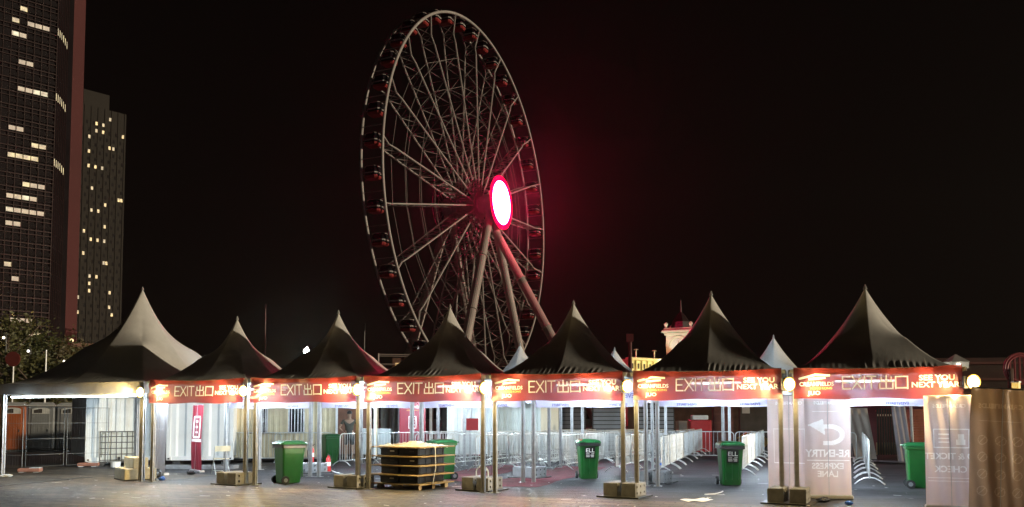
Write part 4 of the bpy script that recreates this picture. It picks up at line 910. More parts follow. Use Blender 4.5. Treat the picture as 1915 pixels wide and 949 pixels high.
tag(MB().beam((0, 0, 0), (-.05, 0, 2.5), .05, 8).build('post', m_white, None, gp(1708, 864)), 'white upright post between grey banner board and red boards', 'post')
rk = E('black_rack', 'black rack of upright slats with pale tips behind the end-on barriers', 'rack', gz(1640, 33), 0)
for i in range(12):
    q = MB().box((.06 + i * .105, 0, 1.05), (.075, .03, 1.9)).build('slat', m_black, rk); MB().box((.06 + i * .105, -.02, 1.72), (.03, .02, .08)).build('slat_tip', M('pale_tip', (.7, .55, .4), .5), q)
MB().box((.65, .04, .35), (1.3, .05, .5)).build('lower_board', m_wood, rk); MB().box((.65, .04, 1.9), (1.3, .05, .06)).build('rail', m_red, rk)
bs = E('board_stack', 'stack of red-brown boards left of the ticket check banner', 'boards', gz(1712, 30), 0)
for i in range(16): MB().cbox((.5, .3, .42 + i * .098), (1.05 + random.uniform(-.03, .03), .6, .09), .008).build('board', M('red_board', (.36, .10, .05), .6, 0, .2, 4), bs)
MB().box((.5, .3, .19), (1.1, .6, .36)).build('skid', m_wood, bs)
tag(MB().thick(lambda u, v: ((u - .5) * 1.6, (v - .5) * .9, .03 + .10 * u * (1 - u) + .02 * sin(v * 9)), 12, 8, .01).build('rubber_mat', M('mat_grey', (.20, .18, .20), .6, 0, .2, 4), None, gp(1655, 866), -.5, smooth=True), 'grey curled mat lying behind the end-on barrier line', 'mat')
slab_wall('red_stand', 'dark red stand front behind the black rack', 'stand', gz(1600, 40), gz(1745, 38), 2.5, .3, M('stand_red', (.22, .03, .03), .6, 0, .2, 2))
rk2 = E('black_rack', 'black slatted rack right of the ticket check banner', 'rack', gz(1820, 22), 0)
for i in range(8): MB().box((.05, .1, .5 + i * .2), (.5, .4, .05)).build('shelf', m_steel if i % 2 else m_black, rk2)
for x in (-.18, .28): MB().box((x, .1, 1.05), (.05, .4, 2.1)).build('side_post', m_black, rk2)

# ------------------------------------------------------------------ observation wheel
TH = radians(66.9); HUB = Vector((-6.42, 122.27, 34.04)); RW = 27.49; HW = 1.54
m_ws = M('wheel_steel', (0.35, 0.325, 0.315), 0.5, 0.0, 0.12, 0.5)
m_wl = M('wheel_leg_steel', (0.36, 0.31, 0.295), 0.5, 0.0, 0.15, 0.3, dirt=0.2)
wh = E('observation_wheel', 'giant white steel observation wheel with glowing red hub disc behind the tents', 'ferris wheel', (HUB.x, HUB.y, 0), TH)
HZ = HUB.z
def wp(r, a, s): return Vector((r * cos(a), -s, HZ + r * sin(a)))      # radius, angle, offset along the axle (+ towards the camera)
NS = 21; A0 = radians(176)
for s in (-1, 1):
    MB().path([wp(RW, 2 * pi * i / 126, s * HW) for i in range(126)], 0.20, 6, True).build('rim', m_ws, wh, smooth=True)
spoke = MB()
for s in (-1, 1):
    spoke.beam((2.0, -s * 1.5, 0), (RW * .865, -s * .95, 0), 0.12, 5); spoke.beam((RW * .865, -s * .95, 0), (RW * .905, -s * .80, 0), 0.10, 5); spoke.beam((RW * .905, -s * .80, 0), (RW * .995, -s * HW, 0), 0.10, 5)
nb = 13
def sw(r): return 1.5 - .55 * (r - 2) / (RW * .865 - 2)
for i in range(nb):
    r0 = 2 + (RW * .865 - 2) * i / nb; r1 = 2 + (RW * .865 - 2) * (i + 1) / nb; s = 1 if i % 2 else -1
    spoke.beam((r1, sw(r1), 0), (r1, -sw(r1), 0), .06, 4); spoke.beam((r0, s * sw(r0), 0), (r1, -s * sw(r1), 0), .06, 4)
for (a_, b_) in ((.865, .905), (.905, .95)): spoke.beam((RW * a_, .9, 0), (RW * b_, -.9, 0), .05, 4); spoke.beam((RW * a_, -.9, 0), (RW * b_, .9, 0), .05, 4); spoke.beam((RW * b_, -1, 0), (RW * b_, 1, 0), .05, 4)
sp_me = spoke.mesh('spoke', m_ws)
for i in range(NS):
    o = mo('spoke', sp_me, wh, (0, 0, HZ)); o.rotation_euler = (0, -(A0 + 2 * pi * i / NS), 0)
for rr_, s in itertools.product((.50, .635, .78), (-1, 1)):
    MB().path([wp(RW * rr_, A0 + 2 * pi * i / NS, s * (sw(RW * rr_))) for i in range(NS)], 0.022, 4, True).build('tie_ring', m_ws, wh)
crm = MB().beam((RW, -HW, 0), (RW, HW, 0), .055, 4).mesh('cross_member', m_ws)
for i in range(84): o = mo('cross_member', crm, wh, (0, 0, HZ)); o.rotation_euler = (0, -(A0 + 2 * pi * i / 84 + .02), 0)
MB().cyl((0, 0, HZ), 1.25, 8.6, 24, 'y').build('hub_drum', m_wl, wh, smooth=False)
for s in (-1, 1): MB().cyl((0, -s * 1.5, HZ), 2.15, .35, 28, 'y').build('hub_flange', m_ws, wh); MB().cyl((0, -s * 3.4, HZ), 1.55, 1.6, 24, 'y').build('bearing_housing', m_wl, wh)
m_led = EM('led_panel_red', (1.0, 0.020, 0.10), 220); m_edge_glow = M('red_edge_glow', (.02, .004, .005), .8, spec=.05, emis=(1.0, 0.0, 0.035), es=2.6)
for s in (1, -1):
    off = 5.25 if s > 0 else 4.5
    MB().cyl((0, -s * (off - .16), HZ), 3.75, .3, 48, 'y').build('disc_back', m_dsteel if s < 0 else m_wl, wh)
    f = MB(); n = 48
    f.add([wp(3.28, 2 * pi * i / n, s * (off + .03)) for i in range(n)], [tuple(range(n)) if s > 0 else tuple(range(n - 1, -1, -1))]); f.build('led_disc', m_led, wh)
    f = MB(); f.rings([[wp(r, 2 * pi * i / n, s * (off + dd)) for i in range(n)] for r, dd in ((3.30, .02), (3.30, .05), (4.05, .05), (4.05, -.05))], cap=False); f.build('disc_edge_ring', m_edge_glow if s > 0 else m_dsteel, wh)  # front ring imitates the red glow round the disc; rear ring is plain steel
rg = MB()
for q in range(3): rg.path([wp(3.9 - q * 1.2, 2 * pi * i / 36, -4.15) for i in range(36)], .09, 5, True)
for i in range(16): rg.beam(wp(1.2, 2 * pi * i / 16, -4.15), wp(3.9, 2 * pi * i / 16, -4.15), .06, 4)
rg.build('disc_frame', m_ws, wh)
# gondolas
m_cab = M('gondola_glass', (0.012, 0.012, 0.016), 0.12, 0, 0.2, 1); m_cred = M('gondola_red', (0.26, 0.03, 0.028), 0.45, 0, 0.1, 1); m_cwh = M('gondola_white', (0.36, 0.34, 0.33), 0.45, 0, 0.05, 1)
def octr(wx, wy, z, c=.3): return [(-wx + c, -wy, z), (wx - c, -wy, z), (wx, -wy + c, z), (wx, wy - c, z), (wx - c, wy, z), (-wx + c, wy, z), (-wx, wy - c, z), (-wx, -wy + c, z)]
cab = MB().rings([octr(.92, 1.12, -.55), octr(.95, 1.15, .35), octr(.80, 1.0, 1.0)]).mesh('gondola', m_cab)
cbase = MB().rings([octr(.75, .95, -1.0, .25), octr(.96, 1.16, -.80), octr(.97, 1.17, -.52), octr(.9, 1.1, -.51)]).mesh('cabin_base', m_cred)
cband = MB().rings([octr(.985, 1.185, -.22), octr(.985, 1.185, .0)], cap=False).mesh('cabin_band', m_cwh)
croof = MB().rings([octr(.84, 1.04, .98), octr(.84, 1.04, 1.06), octr(.4, .5, 1.22, .2)]).beam((0, -HW, 1.15), (0, HW, 1.15), .06, 5).mesh('cabin_roof', m_wl)
clamp = MB().cyl((0, .0, .62), .10, .12, 8).mesh('cabin_lamp', EM('cabin_lamp_glow', (1, .85, .8), .8))
for i in range(42):
    a_ = A0 + 2 * pi * i / 42; q = wp(RW - .2, a_, 0)
    gnd = mo('gondola', cab, wh, (q.x, q.y, q.z - .35)); gnd.scale = (.76, .80, .76)
    for nm, me in (('cabin_base', cbase), ('cabin_band', cband), ('cabin_roof', croof)): mo(nm, me, gnd)
    if 6 < i < 40 or i % 2: lp = mo('cabin_lamp', clamp, gnd, (.5, -.85, -.05))
# supporting legs: (foot x, foot s, top s)
for (fx_, fs, ts) in ((-15.5, 4.6, 3.6), (15.5, 4.6, 3.6), (-15.5, -4.6, -3.6), (15.5, -4.6, -3.6), (0.5, 20.5, 4.3)):
    k = MB().beam(Vector((fx_, -fs, 0)), Vector((0, -ts, HZ - (.3 if fs < 10 else 4.4))), .72, 16, .60)
    o = k.build('support_leg', m_wl, wh, smooth=False)
    d = Vector((0, -ts, HZ - (.3 if fs < 10 else 4.4))) - Vector((fx_, -fs, 0))
    for q in (.25, .5, .75): c_ = Vector((fx_, -fs, 0)) + d * q; MB().beam(c_ - d.normalized() * .06, c_ + d.normalized() * .06, .80, 16).build('leg_flange', m_wl, o)
# boarding platform under the wheel
bp_ = E('boarding_platform', 'small railed platform cabin with yellow light left of the wheel base', 'platform', at(738, 780, 92) - Vector((0, 0, at(738, 780, 92).z)), radians(10))
MB().box((0, 0, 6.3), (4.2, 3, .25)).build('deck', m_wl, bp_)
for x in (-1.9, 1.9):
    for y in (-1.3, 1.3): MB().beam((x, y, 0), (x, y, 8.8), .09, 5).build('post', m_wl, bp_)
for zz in (7.0, 7.6, 8.7): MB().path([(-1.9, -1.3, zz), (1.9, -1.3, zz), (1.9, 1.3, zz), (-1.9, 1.3, zz)], .05, 4, True).build('rail', m_wl, bp_)
MB().box((.6, 0, 7.4), (1.8, 1.6, 1.9)).build('cabin', m_brown, bp_); MB().box((.6, -.82, 7.5), (1.2, .03, .55)).build('lit_window', EM('amber_window', (1, .55, .12), .55), bp_)

# ------------------------------------------------------------------ towers on the left
m_pane = M('tower_glass', (0.010, 0.008, 0.010), 0.7, 0, 0.4, 0.1, spec=0.15); m_mul = M('tower_mullion', (0.026, 0.011, 0.012), 0.5, 0.2, 0.1, 0.05); m_stone = M('tower_red_lit_stone', (0.075, 0.014, 0.016), 0.7, 0, 0.15, 0.03)  # red hub light is painted into the stone's base colour
lits = [EMN('office_light_a', (1.0, .82, .34), .42, .55), EMN('office_light_b', (.95, .92, .58), .5, .6), EMN('office_light_c', (1, .82, .45), .13, .5), EM('office_light_blue', (.25, .45, 1.0), .5)]
TY = 250.0; FL = 4.33
# footprint in plan: front face, curved corner, recess, side slab
pA = at(-62, 700, 242); pB = at(88, 700, 256); pC = at(112, 700, 270); pD = at(119, 700, 274); pE_ = at(141, 700, 279)
for q in (pA, pB, pC, pD, pE_): q.z = 0
tw = E('office_tower', 'dark glass office tower with scattered lit floors and red-lit stone side at left', 'building', pA, 0)
def rel(p): return p - pA
fd = (pB - pA); fw = fd.length; fd.normalize(); fn = Vector((fd.y, -fd.x, 0)); frz = atan2(fd.y, fd.x)
HT = 150
MB().add([rel(pA) - fn * .4, rel(pB) - fn * .4, rel(pC) - fn * .4 + Vector((0, 2, 0)), rel(pC) + Vector((-10, 25, 0)), rel(pA) + Vector((0, 30, 0))] + [q + Vector((0, 0, HT)) for q in (rel(pA) - fn * .4, rel(pB) - fn * .4, rel(pC) - fn * .4 + Vector((0, 2, 0)), rel(pC) + Vector((-10, 25, 0)), rel(pA) + Vector((0, 30, 0)))],
         [(0, 1, 6, 5), (1, 2, 7, 6), (2, 3, 8, 7), (3, 4, 9, 8), (4, 0, 5, 9), (5, 6, 7, 8, 9)]).build('core', m_pane, tw)
cw = 1.95; nc = int(fw / cw); cw = fw / nc; nf = int(HT / FL)
lit = {}
def setlit(px0, px1, py, mi):
    for x in range(int(px0), int(px1) + 1, 4):
        v = at(x, py, 250); fr_ = ((v - pA).x) / (pB - pA).x; d_ = at(x, py, 242 + 14 * max(0, fr_)); c_ = int(((Vector((d_.x, d_.y, 0)) - pA).dot(fd)) / cw); lit[(c_, int(d_.z / FL))] = mi if mi > 2 or random.random() < .7 else 2
setlit(20, 42, 22, 0); setlit(0, 6, 40, 0); setlit(20, 40, 50, 1); setlit(52, 64, 53, 2); setlit(74, 88, 57, 2); setlit(48, 52, 120, 2); setlit(58, 84, 170, 1); setlit(46, 54, 168, 2); setlit(12, 28, 232, 0); setlit(36, 42, 236, 2); setlit(72, 80, 270, 3)
setlit(4, 76, 285, 0); setlit(3, 52, 355, 0); setlit(56, 74, 358, 2); setlit(0, 52, 379, 1); setlit(14, 50, 404, 2); setlit(52, 76, 406, 2); setlit(10, 14, 478, 0); setlit(22, 26, 527, 2); setlit(24, 60, 614, 0); setlit(24, 60, 608, 2)
pm = [MB().box((cw / 2, 0, FL * .36), (cw * .985, .10, FL * .31)).mesh('window_pane', m) for m in [m_pane] + lits]
vis = [(c_, f_) for c_ in range(nc) for f_ in range(nf)]
# only the bays inside the picture are separate panes
count = 0; restp = MB()
for (c_, f_) in vis:
    q = rel(pA) + fd * (c_ * cw); zc = f_ * FL
    px = 957.5 + F_PX * (pA.x + q.x) / (pA.y + q.y)
    if (px > -12 and zc < 137 and zc > 22) and count < 300:
        o = mo('window_pane', pm[0 if (c_, f_) not in lit else 1 + lit[(c_, f_)]], tw, (q.x, q.y, zc), frz); count += 1
    else:
        x0 = c_ * cw; p0_ = rel(pA) + fd * (x0 + cw * .07); p1_ = rel(pA) + fd * (x0 + cw * .93)
        restp.add([p0_ + Vector((0, 0, zc + FL * .1)), p1_ + Vector((0, 0, zc + FL * .1)), p1_ + Vector((0, 0, zc + FL * .64)), p0_ + Vector((0, 0, zc + FL * .64))], [(0, 1, 2, 3)])
stuff(restp.build('far_window_panes', m_pane, tw))
mu = MB()
for c_ in range(nc + 1):
    q = rel(pA) + fd * (c_ * cw) + fn * .12; mu.box((q.x, q.y, HT / 2), (.16, .25, HT), frz)
mu.build('mullion_grid', m_mul, tw)
sp = MB()
for f_ in range(nf):
    q = rel(pA) + fd * (fw / 2) + fn * .05
    for (zz, hh) in ((.04, .30), (.72, .22)): sp.box((q.x, q.y, (f_ + zz) * FL), (fw, .22, hh), frz)
sp.build('spandrel_bands', m_mul, tw)
cg = MB(); cm = MB(); nn = 7; clit = {}
ctr = [pB + (pC - pB) * (i / nn) + Vector((.9 * sin(pi * i / nn), -1.6 * sin(pi * i / nn), 0)) for i in range(nn + 1)]
for i in range(nn):
    a_, b_ = rel(ctr[i]), rel(ctr[i + 1])
    cg.add([a_, b_, b_ + Vector((0, 0, HT)), a_ + Vector((0, 0, HT))], [(0, 1, 2, 3)])
    cm.beam(a_ + Vector((0, 0, 0)), a_ + Vector((0, 0, HT)), .18, 4)
    for f_ in range(nf): cm.beam(a_ + Vector((.05, -.1, f_ * FL)), b_ + Vector((.05, -.1, f_ * FL)), .10, 4)
    for (py, x0, x1) in ((68, 100, 114), (186, 88, 106), (300, 84, 104)):
        z_ = at(100, py, 262).z; f_ = int(z_ / FL)
        if i < 6: clit.setdefault(py, MB()).add([a_ + Vector((.08, -.12, f_ * FL + .5)), a_ * .35 + b_ * .65 + Vector((.08, -.12, f_ * FL + .5)), a_ * .35 + b_ * .65 + Vector((.08, -.12, f_ * FL + 2.9)), a_ + Vector((.08, -.12, f_ * FL + 2.9))], [(0, 1, 2, 3)])
cg.build('curved_corner_glazing', m_pane, tw); cm.build('curved_corner_mullions', m_mul, tw); [c_.build('lit_window_band', lits[0], tw) for c_ in clit.values()]
s_ = MB(); q0, q1 = rel(pD), rel(pE_)
s_.add([q0, q1, q1 + Vector((-9, 14, 0)), q0 + Vector((-9, 14, 0))] + [v + Vector((0, 0, HT)) for v in (q0, q1, q1 + Vector((-9, 14, 0)), q0 + Vector((-9, 14, 0)))], [(0, 1, 5, 4), (1, 2, 6, 5), (2, 3, 7, 6), (3, 0, 4, 7), (4, 5, 6, 7)])
s_.build('stone_side_slab', m_stone, tw)
fin = MB(); sd_ = (q1 - q0)
for i in range(9): v = q0 + sd_ * ((i + .5) / 9); fin.box((v.x + .1, v.y - .15, 16), (.22, .3, 32), atan2(sd_.y, sd_.x))
for zz in (22, 31): v = q0 + sd_ * .5; fin.box((v.x + .15, v.y - .2, zz), (sd_.length, .5, .5), atan2(sd_.y, sd_.x))
fin.build('base_fins', m_stone, tw)
# slim residential tower
T2 = 350.0; a2 = at(132, 700, T2); b2 = at(222, 700, T2 + 14); a2.z = b2.z = 0; rz2, w2 = facing(a2, b2); H2 = 141
t2 = E('residential_tower', 'dark slender apartment tower with small lit windows right of the glass tower', 'building', a2, rz2)
m_t2 = M('tower_render', (0.016, 0.013, 0.010), 0.8, 0, 0.2, 0.05)
MB().box((w2 / 2, 9, H2 / 2), (w2, 18, H2)).build('wall', m_t2, t2); MB().box((w2 * .42, 9, H2 + 4), (w2 * .55, 12, 8)).build('roof_block', m_t2, t2)
pi_ = MB()
for i in range(8): pi_.box((w2 * i / 7, -.15, H2 / 2), (.7, .3, H2))
pi_.build('pilaster_ribs', m_t2, t2)
cols, FL2 = 7, 3.3; l2 = set()
for (x, y) in [(160, 208), (178, 211), (190, 214), (205, 219), (176, 228), (188, 231), (176, 240), (188, 243), (158, 260), (157, 288), (157, 307), (172, 311), (186, 314), (201, 279), (213, 285), (231, 250), (169, 350), (168, 394), (182, 396), (198, 390), (151, 428), (196, 428), (166, 450), (180, 454), (195, 456), (149, 467), (193, 494), (205, 496), (163, 509), (177, 511), (163, 532), (163, 541), (146, 555), (144, 586), (212, 542), (233, 375), (228, 368), (213, 570), (216, 590)]:
    v = at(x, y, T2 + 14 * (x - 132) / 105); l2.add((min(cols * 2 - 1, int((x - 132) / 105 * cols * 2)), int(v.z / FL2)))
wm = [MB().box((0, -.03, 1.5), (1.15, .1, 1.5)).mesh('window', m) for m in (m_pane, EMN('home_light_a', (1, .68, .22), .7, .9), EMN('home_light_b', (1, .74, .32), .4, .9))]
cnt = 0
for f_ in range(7, int(H2 / FL2)):
    for c_ in range(cols * 2):
        l_ = (c_, f_) in l2
        if l_ or (cnt < 255 and (c_ + f_) % 2 == 0):
            mo('window', wm[(1 + (c_ + f_) % 3 // 2) if l_ else 0], t2, (w2 * (c_ + .5) / (cols * 2), -.06, f_ * FL2)); cnt += 1
# low podium building
pb_ = at(140, 700, 210); pb_.z = 0
po = E('podium_building', 'low pale banded podium building behind the trees at left', 'building', pb_, .2)
for zz in (14, 17.5, 20.5): MB().box((5.5, 3, zz), (13, 6, .9)).build('floor_band', M('podium_pale', (.30, .22, .17), .7), po)
MB().box((5.5, 4, 10), (12, 5, 20)).build('wall', m_dark, po); MB().box((2.6, -.05, 18.6), (2.8, .1, .5)).build('lit_strip', EM('podium_light', (1, .8, .6), .35), po)

# ------------------------------------------------------------------ trees and lamps on the left
m_leafs = [M('foliage_%d' % i, c_, .6, 0, .35, 1.5) for i, c_ in enumerate(((.075, .075, .025), (.055, .065, .02), (.09, .07, .03)))]
m_bark = M('bark', (.10, .07, .05), .9, 0, .2, 5)
def tree(label, px, top, Y, rx, seed, mi):
    p = at(px, 780, Y); p.z = 0; H = at(px, top, Y).z; R = random.Random(seed); t = E('tree', label, 'tree', p, 0, 'dark trees at the left')
    tr = MB(); tr.path([(0, 0, 0), (.1, 0, H * .25), (-.1, .1, H * .5), (.1, 0, H * .8)], .16, 7); tips = []
    for i in range(14):
        z0 = H * R.uniform(.28, .7); a_ = R.uniform(0, 6.3); r_ = rx * R.uniform(.45, .95); e = Vector((r_ * cos(a_), r_ * sin(a_), min(H * .96, z0 + R.uniform(.1, .4) * H))); tr.path([(0, 0, z0), tuple(e * .5 + Vector((0, 0, z0 * .5 + .2))), tuple(e)], .05, 5); tips.append(e)
    tr.build('trunk', m_bark, t, smooth=True)
    k = MB()
    cl = tips + [Vector((R.gauss(0, rx * .4), R.gauss(0, rx * .4), H * R.uniform(.35, .97))) for _ in range(26)]
    for c_ in cl:
        s_ = R.uniform(.5, 1.15)
        for _ in range(85):
            d = Vector((R.gauss(0, s_ * .5), R.gauss(0, s_ * .5), R.gauss(0, s_ * .38))); c2 = c_ + d; l = R.uniform(.10, .22); u = Vector((R.uniform(-1, 1), R.uniform(-1, 1), R.uniform(-.6, .6))).normalized(); v = u.cross(Vector((R.uniform(-1, 1), R.uniform(-1, 1), R.uniform(-1, 1)))).normalized()
            if c2.z < H * .16: continue
            k.add([c2 - u * l, c2 + v * l * .5, c2 + u * l, c2 - v * l * .5], [(0, 1, 2, 3)])
    k.build('crown', m_leafs[mi], t); return t
tree('dark leafy tree at the left picture edge below the glass tower', 8, 592, 62, 3.6, 1, 0)
tree('dark leafy tree right of the red round sign', 52, 622, 66, 3.2, 2, 1)
tree('dark leafy tree in front of the tower base, middle of the group', 92, 640, 70, 3.2, 3, 2)
tree('dark low tree just left of the large tent roof slope', 132, 655, 74, 3.0, 4, 1)
tree('small dark bushy tree low behind the large tent at the left', 70, 672, 56, 3.4, 5, 0)
tree('small dark tree beyond the others by the podium building', 165, 668, 90, 3.0, 6, 2)
def street_lamp(label, px, py, Y, col, es, power, r=.22, arm=0.0):
    h = at(px, py, Y); p = Vector((h.x, h.y, 0)); t = E('street_lamp', label, 'street lamp', p, 0, 'street lamps')
    MB().beam((arm, .3, 0), (arm, .3, h.z + .1), .08, 8, .05).build('post', m_dsteel, t)
    MB().path([(arm, .3, h.z + .1), (arm * .5, .2, h.z + .3), (0, .05, h.z + r + .05)], .035, 6).build('arm', m_dsteel, t)
    MB().rings([[(rr_ * cos(2 * pi * i / 12), rr_ * sin(2 * pi * i / 12), h.z + zz) for i in range(12)] for rr_, zz in ((.02, -r), (r * .75, -r * .66), (r, 0), (r * .75, r * .66), (.02, r))]).build('lamp_globe', EM('globe_%s' % label[:18], col, es), t)
    if power: light('street_light', 'POINT', (0, -r - .15, h.z), power, col, t, r)
    return t
street_lamp('tall bright white street lamp glowing behind the tents', 573, 657, 42, (.95, .95, .85), 70, 900, .15)
street_lamp('small pale lamp among the leaves at the left edge', 7, 632, 58, (1, .9, .7), 1.4, 12, .10)
street_lamp('small white lamp above the red round sign', 53, 657, 60, (1, .95, .85), 1.6, 12, .10)
street_lamp('small white lamp low in the trees near the tent slope', 120, 676, 68, (1, .9, .75), 1.2, 8, .10)
street_lamp('yellowish lamp at the foot of the red stone slab', 134, 637, 130, (1, .8, .35), 1.0, 0, .3)
# amber lamp by the left edge lighting the tree
street_lamp('amber street lamp at the left edge behind the tree crown', -14, 590, 64, (1, .66, .2), 5, 260, .2)
sg_ = E('round_sign', 'red round sign on a grey pole under the left trees', 'sign', gz(20, 52), 0)
zs = at(20, 672, 52).z
MB().beam((0, 0, 0), (0, 0, zs), .05, 8).build('post', m_steel, sg_); MB().cyl((0, -.08, zs), .48, .05, 20, 'y').build('sign_disc', M('dull_red', (.17, .03, .025), .6), sg_)
tag(MB().beam((0, 0, 0), (0, 0, at(81, 655, 50).z), .06, 8, .045).build('lamp_post', m_steel, None, gz(81, 50)), 'plain grey upright pole between the left trees and the large tent', 'pole')

# ------------------------------------------------------------------ pier buildings behind, right of the wheel
m_pier = M('pier_white', (.62, .64, .55), .7, 0, .08, .6); m_pcream = M('pier_cream', (.62, .56, .36), .7, 0, .08, .6)
ct = gz(1276, 150); tp = at(1276, 617, 150).z
ck = E('clock_tower', 'pale floodlit clock tower with round dial behind the tents', 'clock tower', ct, radians(-24))
MB().box((0, 0, (tp - 1.2) / 2), (4.6, 4.6, tp - 1.2)).build('shaft', m_pier, ck)
for (z_, w_) in ((tp - 1.0, 5.2), (tp - .5, 6.0), (tp - .05, 5.4)): MB().cbox((0, 0, z_), (w_, w_, .44), .06).build('cornice', m_pier, ck)
for rz_ in (0, 1, 2, 3):
    f = E('dial', '', '', (0, 0, 0)) if False else None
    a_ = rz_ * pi / 2; d_ = Matrix.Rotation(a_, 3, 'Z')
    q = MB().cyl((0, -2.33, tp - 3.2), 1.35, .12, 28, 'y').build('clock_dial', M('dial_pale', (.55, .60, .58), .5), ck); q.rotation_euler = (0, 0, a_)
    hd = MB().box((0, -2.42, tp - 2.75), (.10, .05, .95)).box((.3, -2.42, tp - 3.35), (.7, .05, .10)).build('clock_hand', m_dsteel, q)
    ar_ = MB().path([(1.75 * cos(pi * i / 12), -2.36, tp - 3.2 + 1.75 * sin(pi * i / 12)) for i in range(13)], .14, 5).build('arch_moulding', m_pier, ck); ar_.rotation_euler = (0, 0, a_)
for sx in (-1, 1):
    for sy in (-1, 1): MB().rings([[(sx * 2.3 + r_ * cos(2 * pi * i / 8), sy * 2.3 + r_ * sin(2 * pi * i / 8), tp + z_) for i in range(8)] for r_, z_ in ((.22, .2), (.22, .5), (.38, .8), (.3, 1.05), (.05, 1.25))]).build('finial', m_pier, ck)
MB().rings([[(1.9 * k_ * cos(2 * pi * (i + .5) / 8), 1.9 * k_ * sin(2 * pi * (i + .5) / 8), tp + z_) for i in range(8)] for k_, z_ in ((1, .2), (.9, 1.4), (.45, 2.6), (.12, 3.3), (.05, 5.6))]).build('roof_spire', m_black, ck)
light('tower_flood', 'SPOT', (-1.5, -9, tp - 8), 2600, (.92, 1.0, .80), ck, .3, rot=(radians(128), 0, radians(-8)), spot=radians(75))
pr0, pr1 = gz(1186, 140), gz(1262, 146); rzp, wpp = facing(pr0, pr1); zp = at(1215, 672, 142).z
pe = E('pier_building', 'yellow floodlit low pier building with arched openings behind the tents', 'building', pr0, rzp)
MB().box((wpp / 2, 4, zp / 2), (wpp, 6, zp)).build('wall', m_pcream, pe); MB().cbox((wpp / 2, 1.0, zp), (wpp + .8, 1.4, .5), .08).build('cornice', m_pcream, pe)
MB().cbox((wpp / 2, .8, zp - 2.2), (wpp + .4, 1.0, .3), .06).build('string_course', m_pcream, pe)
for i in range(7): MB().box((wpp * (i + .5) / 7, .98, zp - 1.25), (.38, .1, .9)).build('window', m_dark, pe)
for i in range(8): MB().cyl((wpp * i / 7, .8, zp - 1.2), .16, 1.7, 10).build('column', m_pcream, pe)
for x in (1.6, 6.2): MB().cyl((x, 1.0, zp + .9), .12, 1.4, 8).cyl((x, 1.0, zp + 1.7), .5, .16, 12, r2=.2).build('vent_cap', m_pier, pe)
light('pier_flood', 'AREA', (wpp / 2, -4.0, zp - 2.6), 600, (1.0, .83, .32), pe, wpp, .4, rot=(radians(105), 0, 0))
def mast(label, px, y0, Y, r, mat):
    v = at(px, y0, Y); t = E('mast', label, 'mast', (v.x, v.y, 0)); MB().beam((0, 0, 0), (0, 0, v.z), r, 8, r * .8).build('pole', mat, t); MB().box((0, 0, v.z - .4), (r * 3, r * 2, .8)).build('head', mat, t); return t
mast('dark red mast behind the tents left of the clock tower', 1178, 625, 80, .22, M('mast_red', (.10, .01, .012), .6))
mast('faint dark mast behind the second and third tents', 497, 570, 140, .07, m_black); mast('faint dark mast left of the boarding platform', 682, 606, 90, .05, m_black)
# dark ferry terminal on the right, lantern, ride sign
dk = E('ferry_terminal', 'long dark terminal building with faint bands behind the right tent', 'building', gz(1690, 120), -.1)
MB().box((16, 6, 5.2), (34, 12, 10.4)).build('wall', M('terminal_dark', (.10, .06, .05), .8, 0, .3, .2), dk)
for zz in (3.4, 5.2, 7.2, 9.6): MB().box((16, -.1, zz), (34, .2, .35)).build('band', M('terminal_band', (.20, .09, .075), .7), dk)
for i in range(12): MB().box((1.5 + i * 2.7, -.12, 4.3), (.3, .2, 1.5)).build('post', m_brown, dk)
zl = at(1792, 690, 40).z; ln = E('lantern', 'white glowing lantern with pitched top above the right tent corner', 'lantern', gz(1792, 40), 0)
MB().beam((0, 0, 0), (0, 0, zl), .06, 8).build('post', m_steel, ln)
MB().rings([[(-.40, -.4, zl), (.40, -.4, zl), (.40, .4, zl), (-.40, .4, zl)], [(-.43, -.43, zl + .33), (.43, -.43, zl + .33), (.43, .43, zl + .33), (-.43, .43, zl + .33)]]).build('lantern_body', M('lantern_panel', (.7, .7, .66), .4, transl=.5), ln)
MB().rings([[(-.46, -.46, zl + .33), (.46, -.46, zl + .33), (.46, .46, zl + .33), (-.46, .46, zl + .33)], [(-.02, -.02, zl + .72), (.02, -.02, zl + .72), (.02, .02, zl + .72), (-.02, .02, zl + .72)]]).build('pitched_top', M('lantern_panel', (.7, .7, .66)), ln)
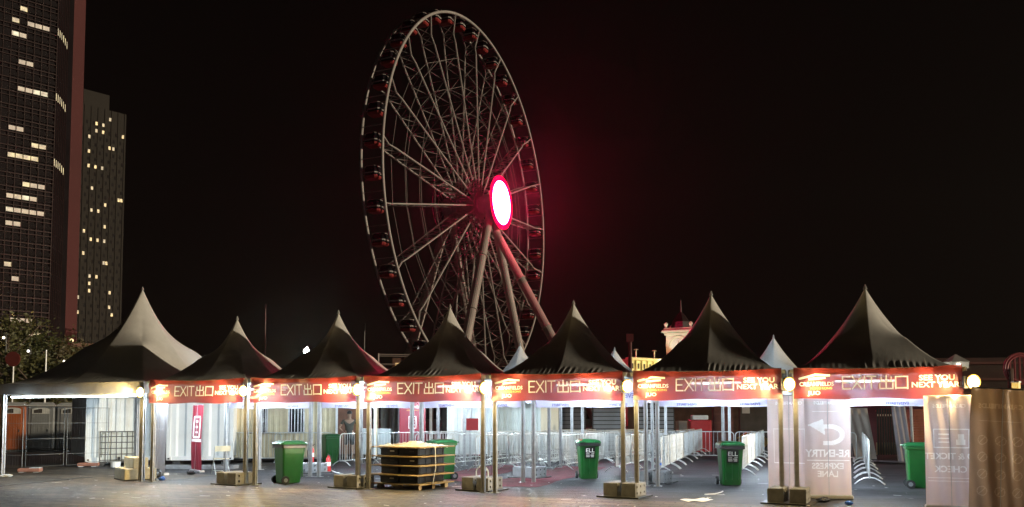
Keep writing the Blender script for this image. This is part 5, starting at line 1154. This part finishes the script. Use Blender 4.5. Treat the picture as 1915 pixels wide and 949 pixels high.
MB().cbox((-.1, -.42, zl + .16), (.2, .06, .16), .02).build('bulb', EM('lantern_bulb', (1, .93, .75), 4), ln)
light('lantern_light', 'POINT', (0, 0, zl + .16), 6, (1, .93, .75), ln, .05)
rs = E('ride_ring', 'red tubular ring with inner bars on a post at the right edge', 'ride', gz(1898, 38), 0)
zr = at(1912, 690, 38).z
MB().beam((-.1, 0, 0), (-.1, 0, zr), .13, 8).build('post', m_brown, rs); m_pink = M('pink_tube', (.42, .09, .10), .4)
for r_ in (.72, .60): MB().path([(.35 + r_ * cos(2 * pi * i / 28), 0, zr + r_ * sin(2 * pi * i / 28)) for i in range(28)], .06, 6, True).build('ring', m_pink, rs)
for x in (-.1, .12, .35, .58, .8): h_ = sqrt(max(.01, .6 ** 2 - (x - .35) ** 2)); MB().beam((x, 0, zr - h_), (x, 0, zr + h_), .05, 6).build('ring_bar', m_pink, rs)
bo2 = E('bollard_light', 'yellow lit bollard below the red ring at the right edge', 'bollard', gz(1904, 30), 0)
MB().cyl((0, 0, 1.2), .09, 2.4, 10).build('post', m_dsteel, bo2); zb_ = at(1904, 730, 30).z; MB().cyl((0, 0, zb_), .14, .55, 12).build('lit_sleeve', EM('bollard_glow', (1, .6, .06), .7), bo2); MB().cyl((0, 0, zb_ + .3), .17, .05, 12).build('bollard_cap', m_steel, bo2)

# ------------------------------------------------------------------ night haze
hz = MB().box((0, 300, 90), (900, 680, 182)).build('haze', None); stuff(hz)
hm = bpy.data.materials.new('haze_air'); hm.use_nodes = True; hn = hm.node_tree; hn.nodes.remove(hn.nodes['Principled BSDF'])
pvn = hn.nodes.new('ShaderNodeVolumePrincipled'); pvn.inputs['Density'].default_value = HAZE; pvn.inputs['Color'].default_value = (.9, .9, .9, 1); pvn.inputs['Anisotropy'].default_value = 0.90
hn.links.new(pvn.outputs[0], hn.nodes['Material Output'].inputs['Volume']); hz.data.materials.append(hm)
hz['label'] = 'thin night haze hanging over the whole yard'; hz['category'] = 'haze'
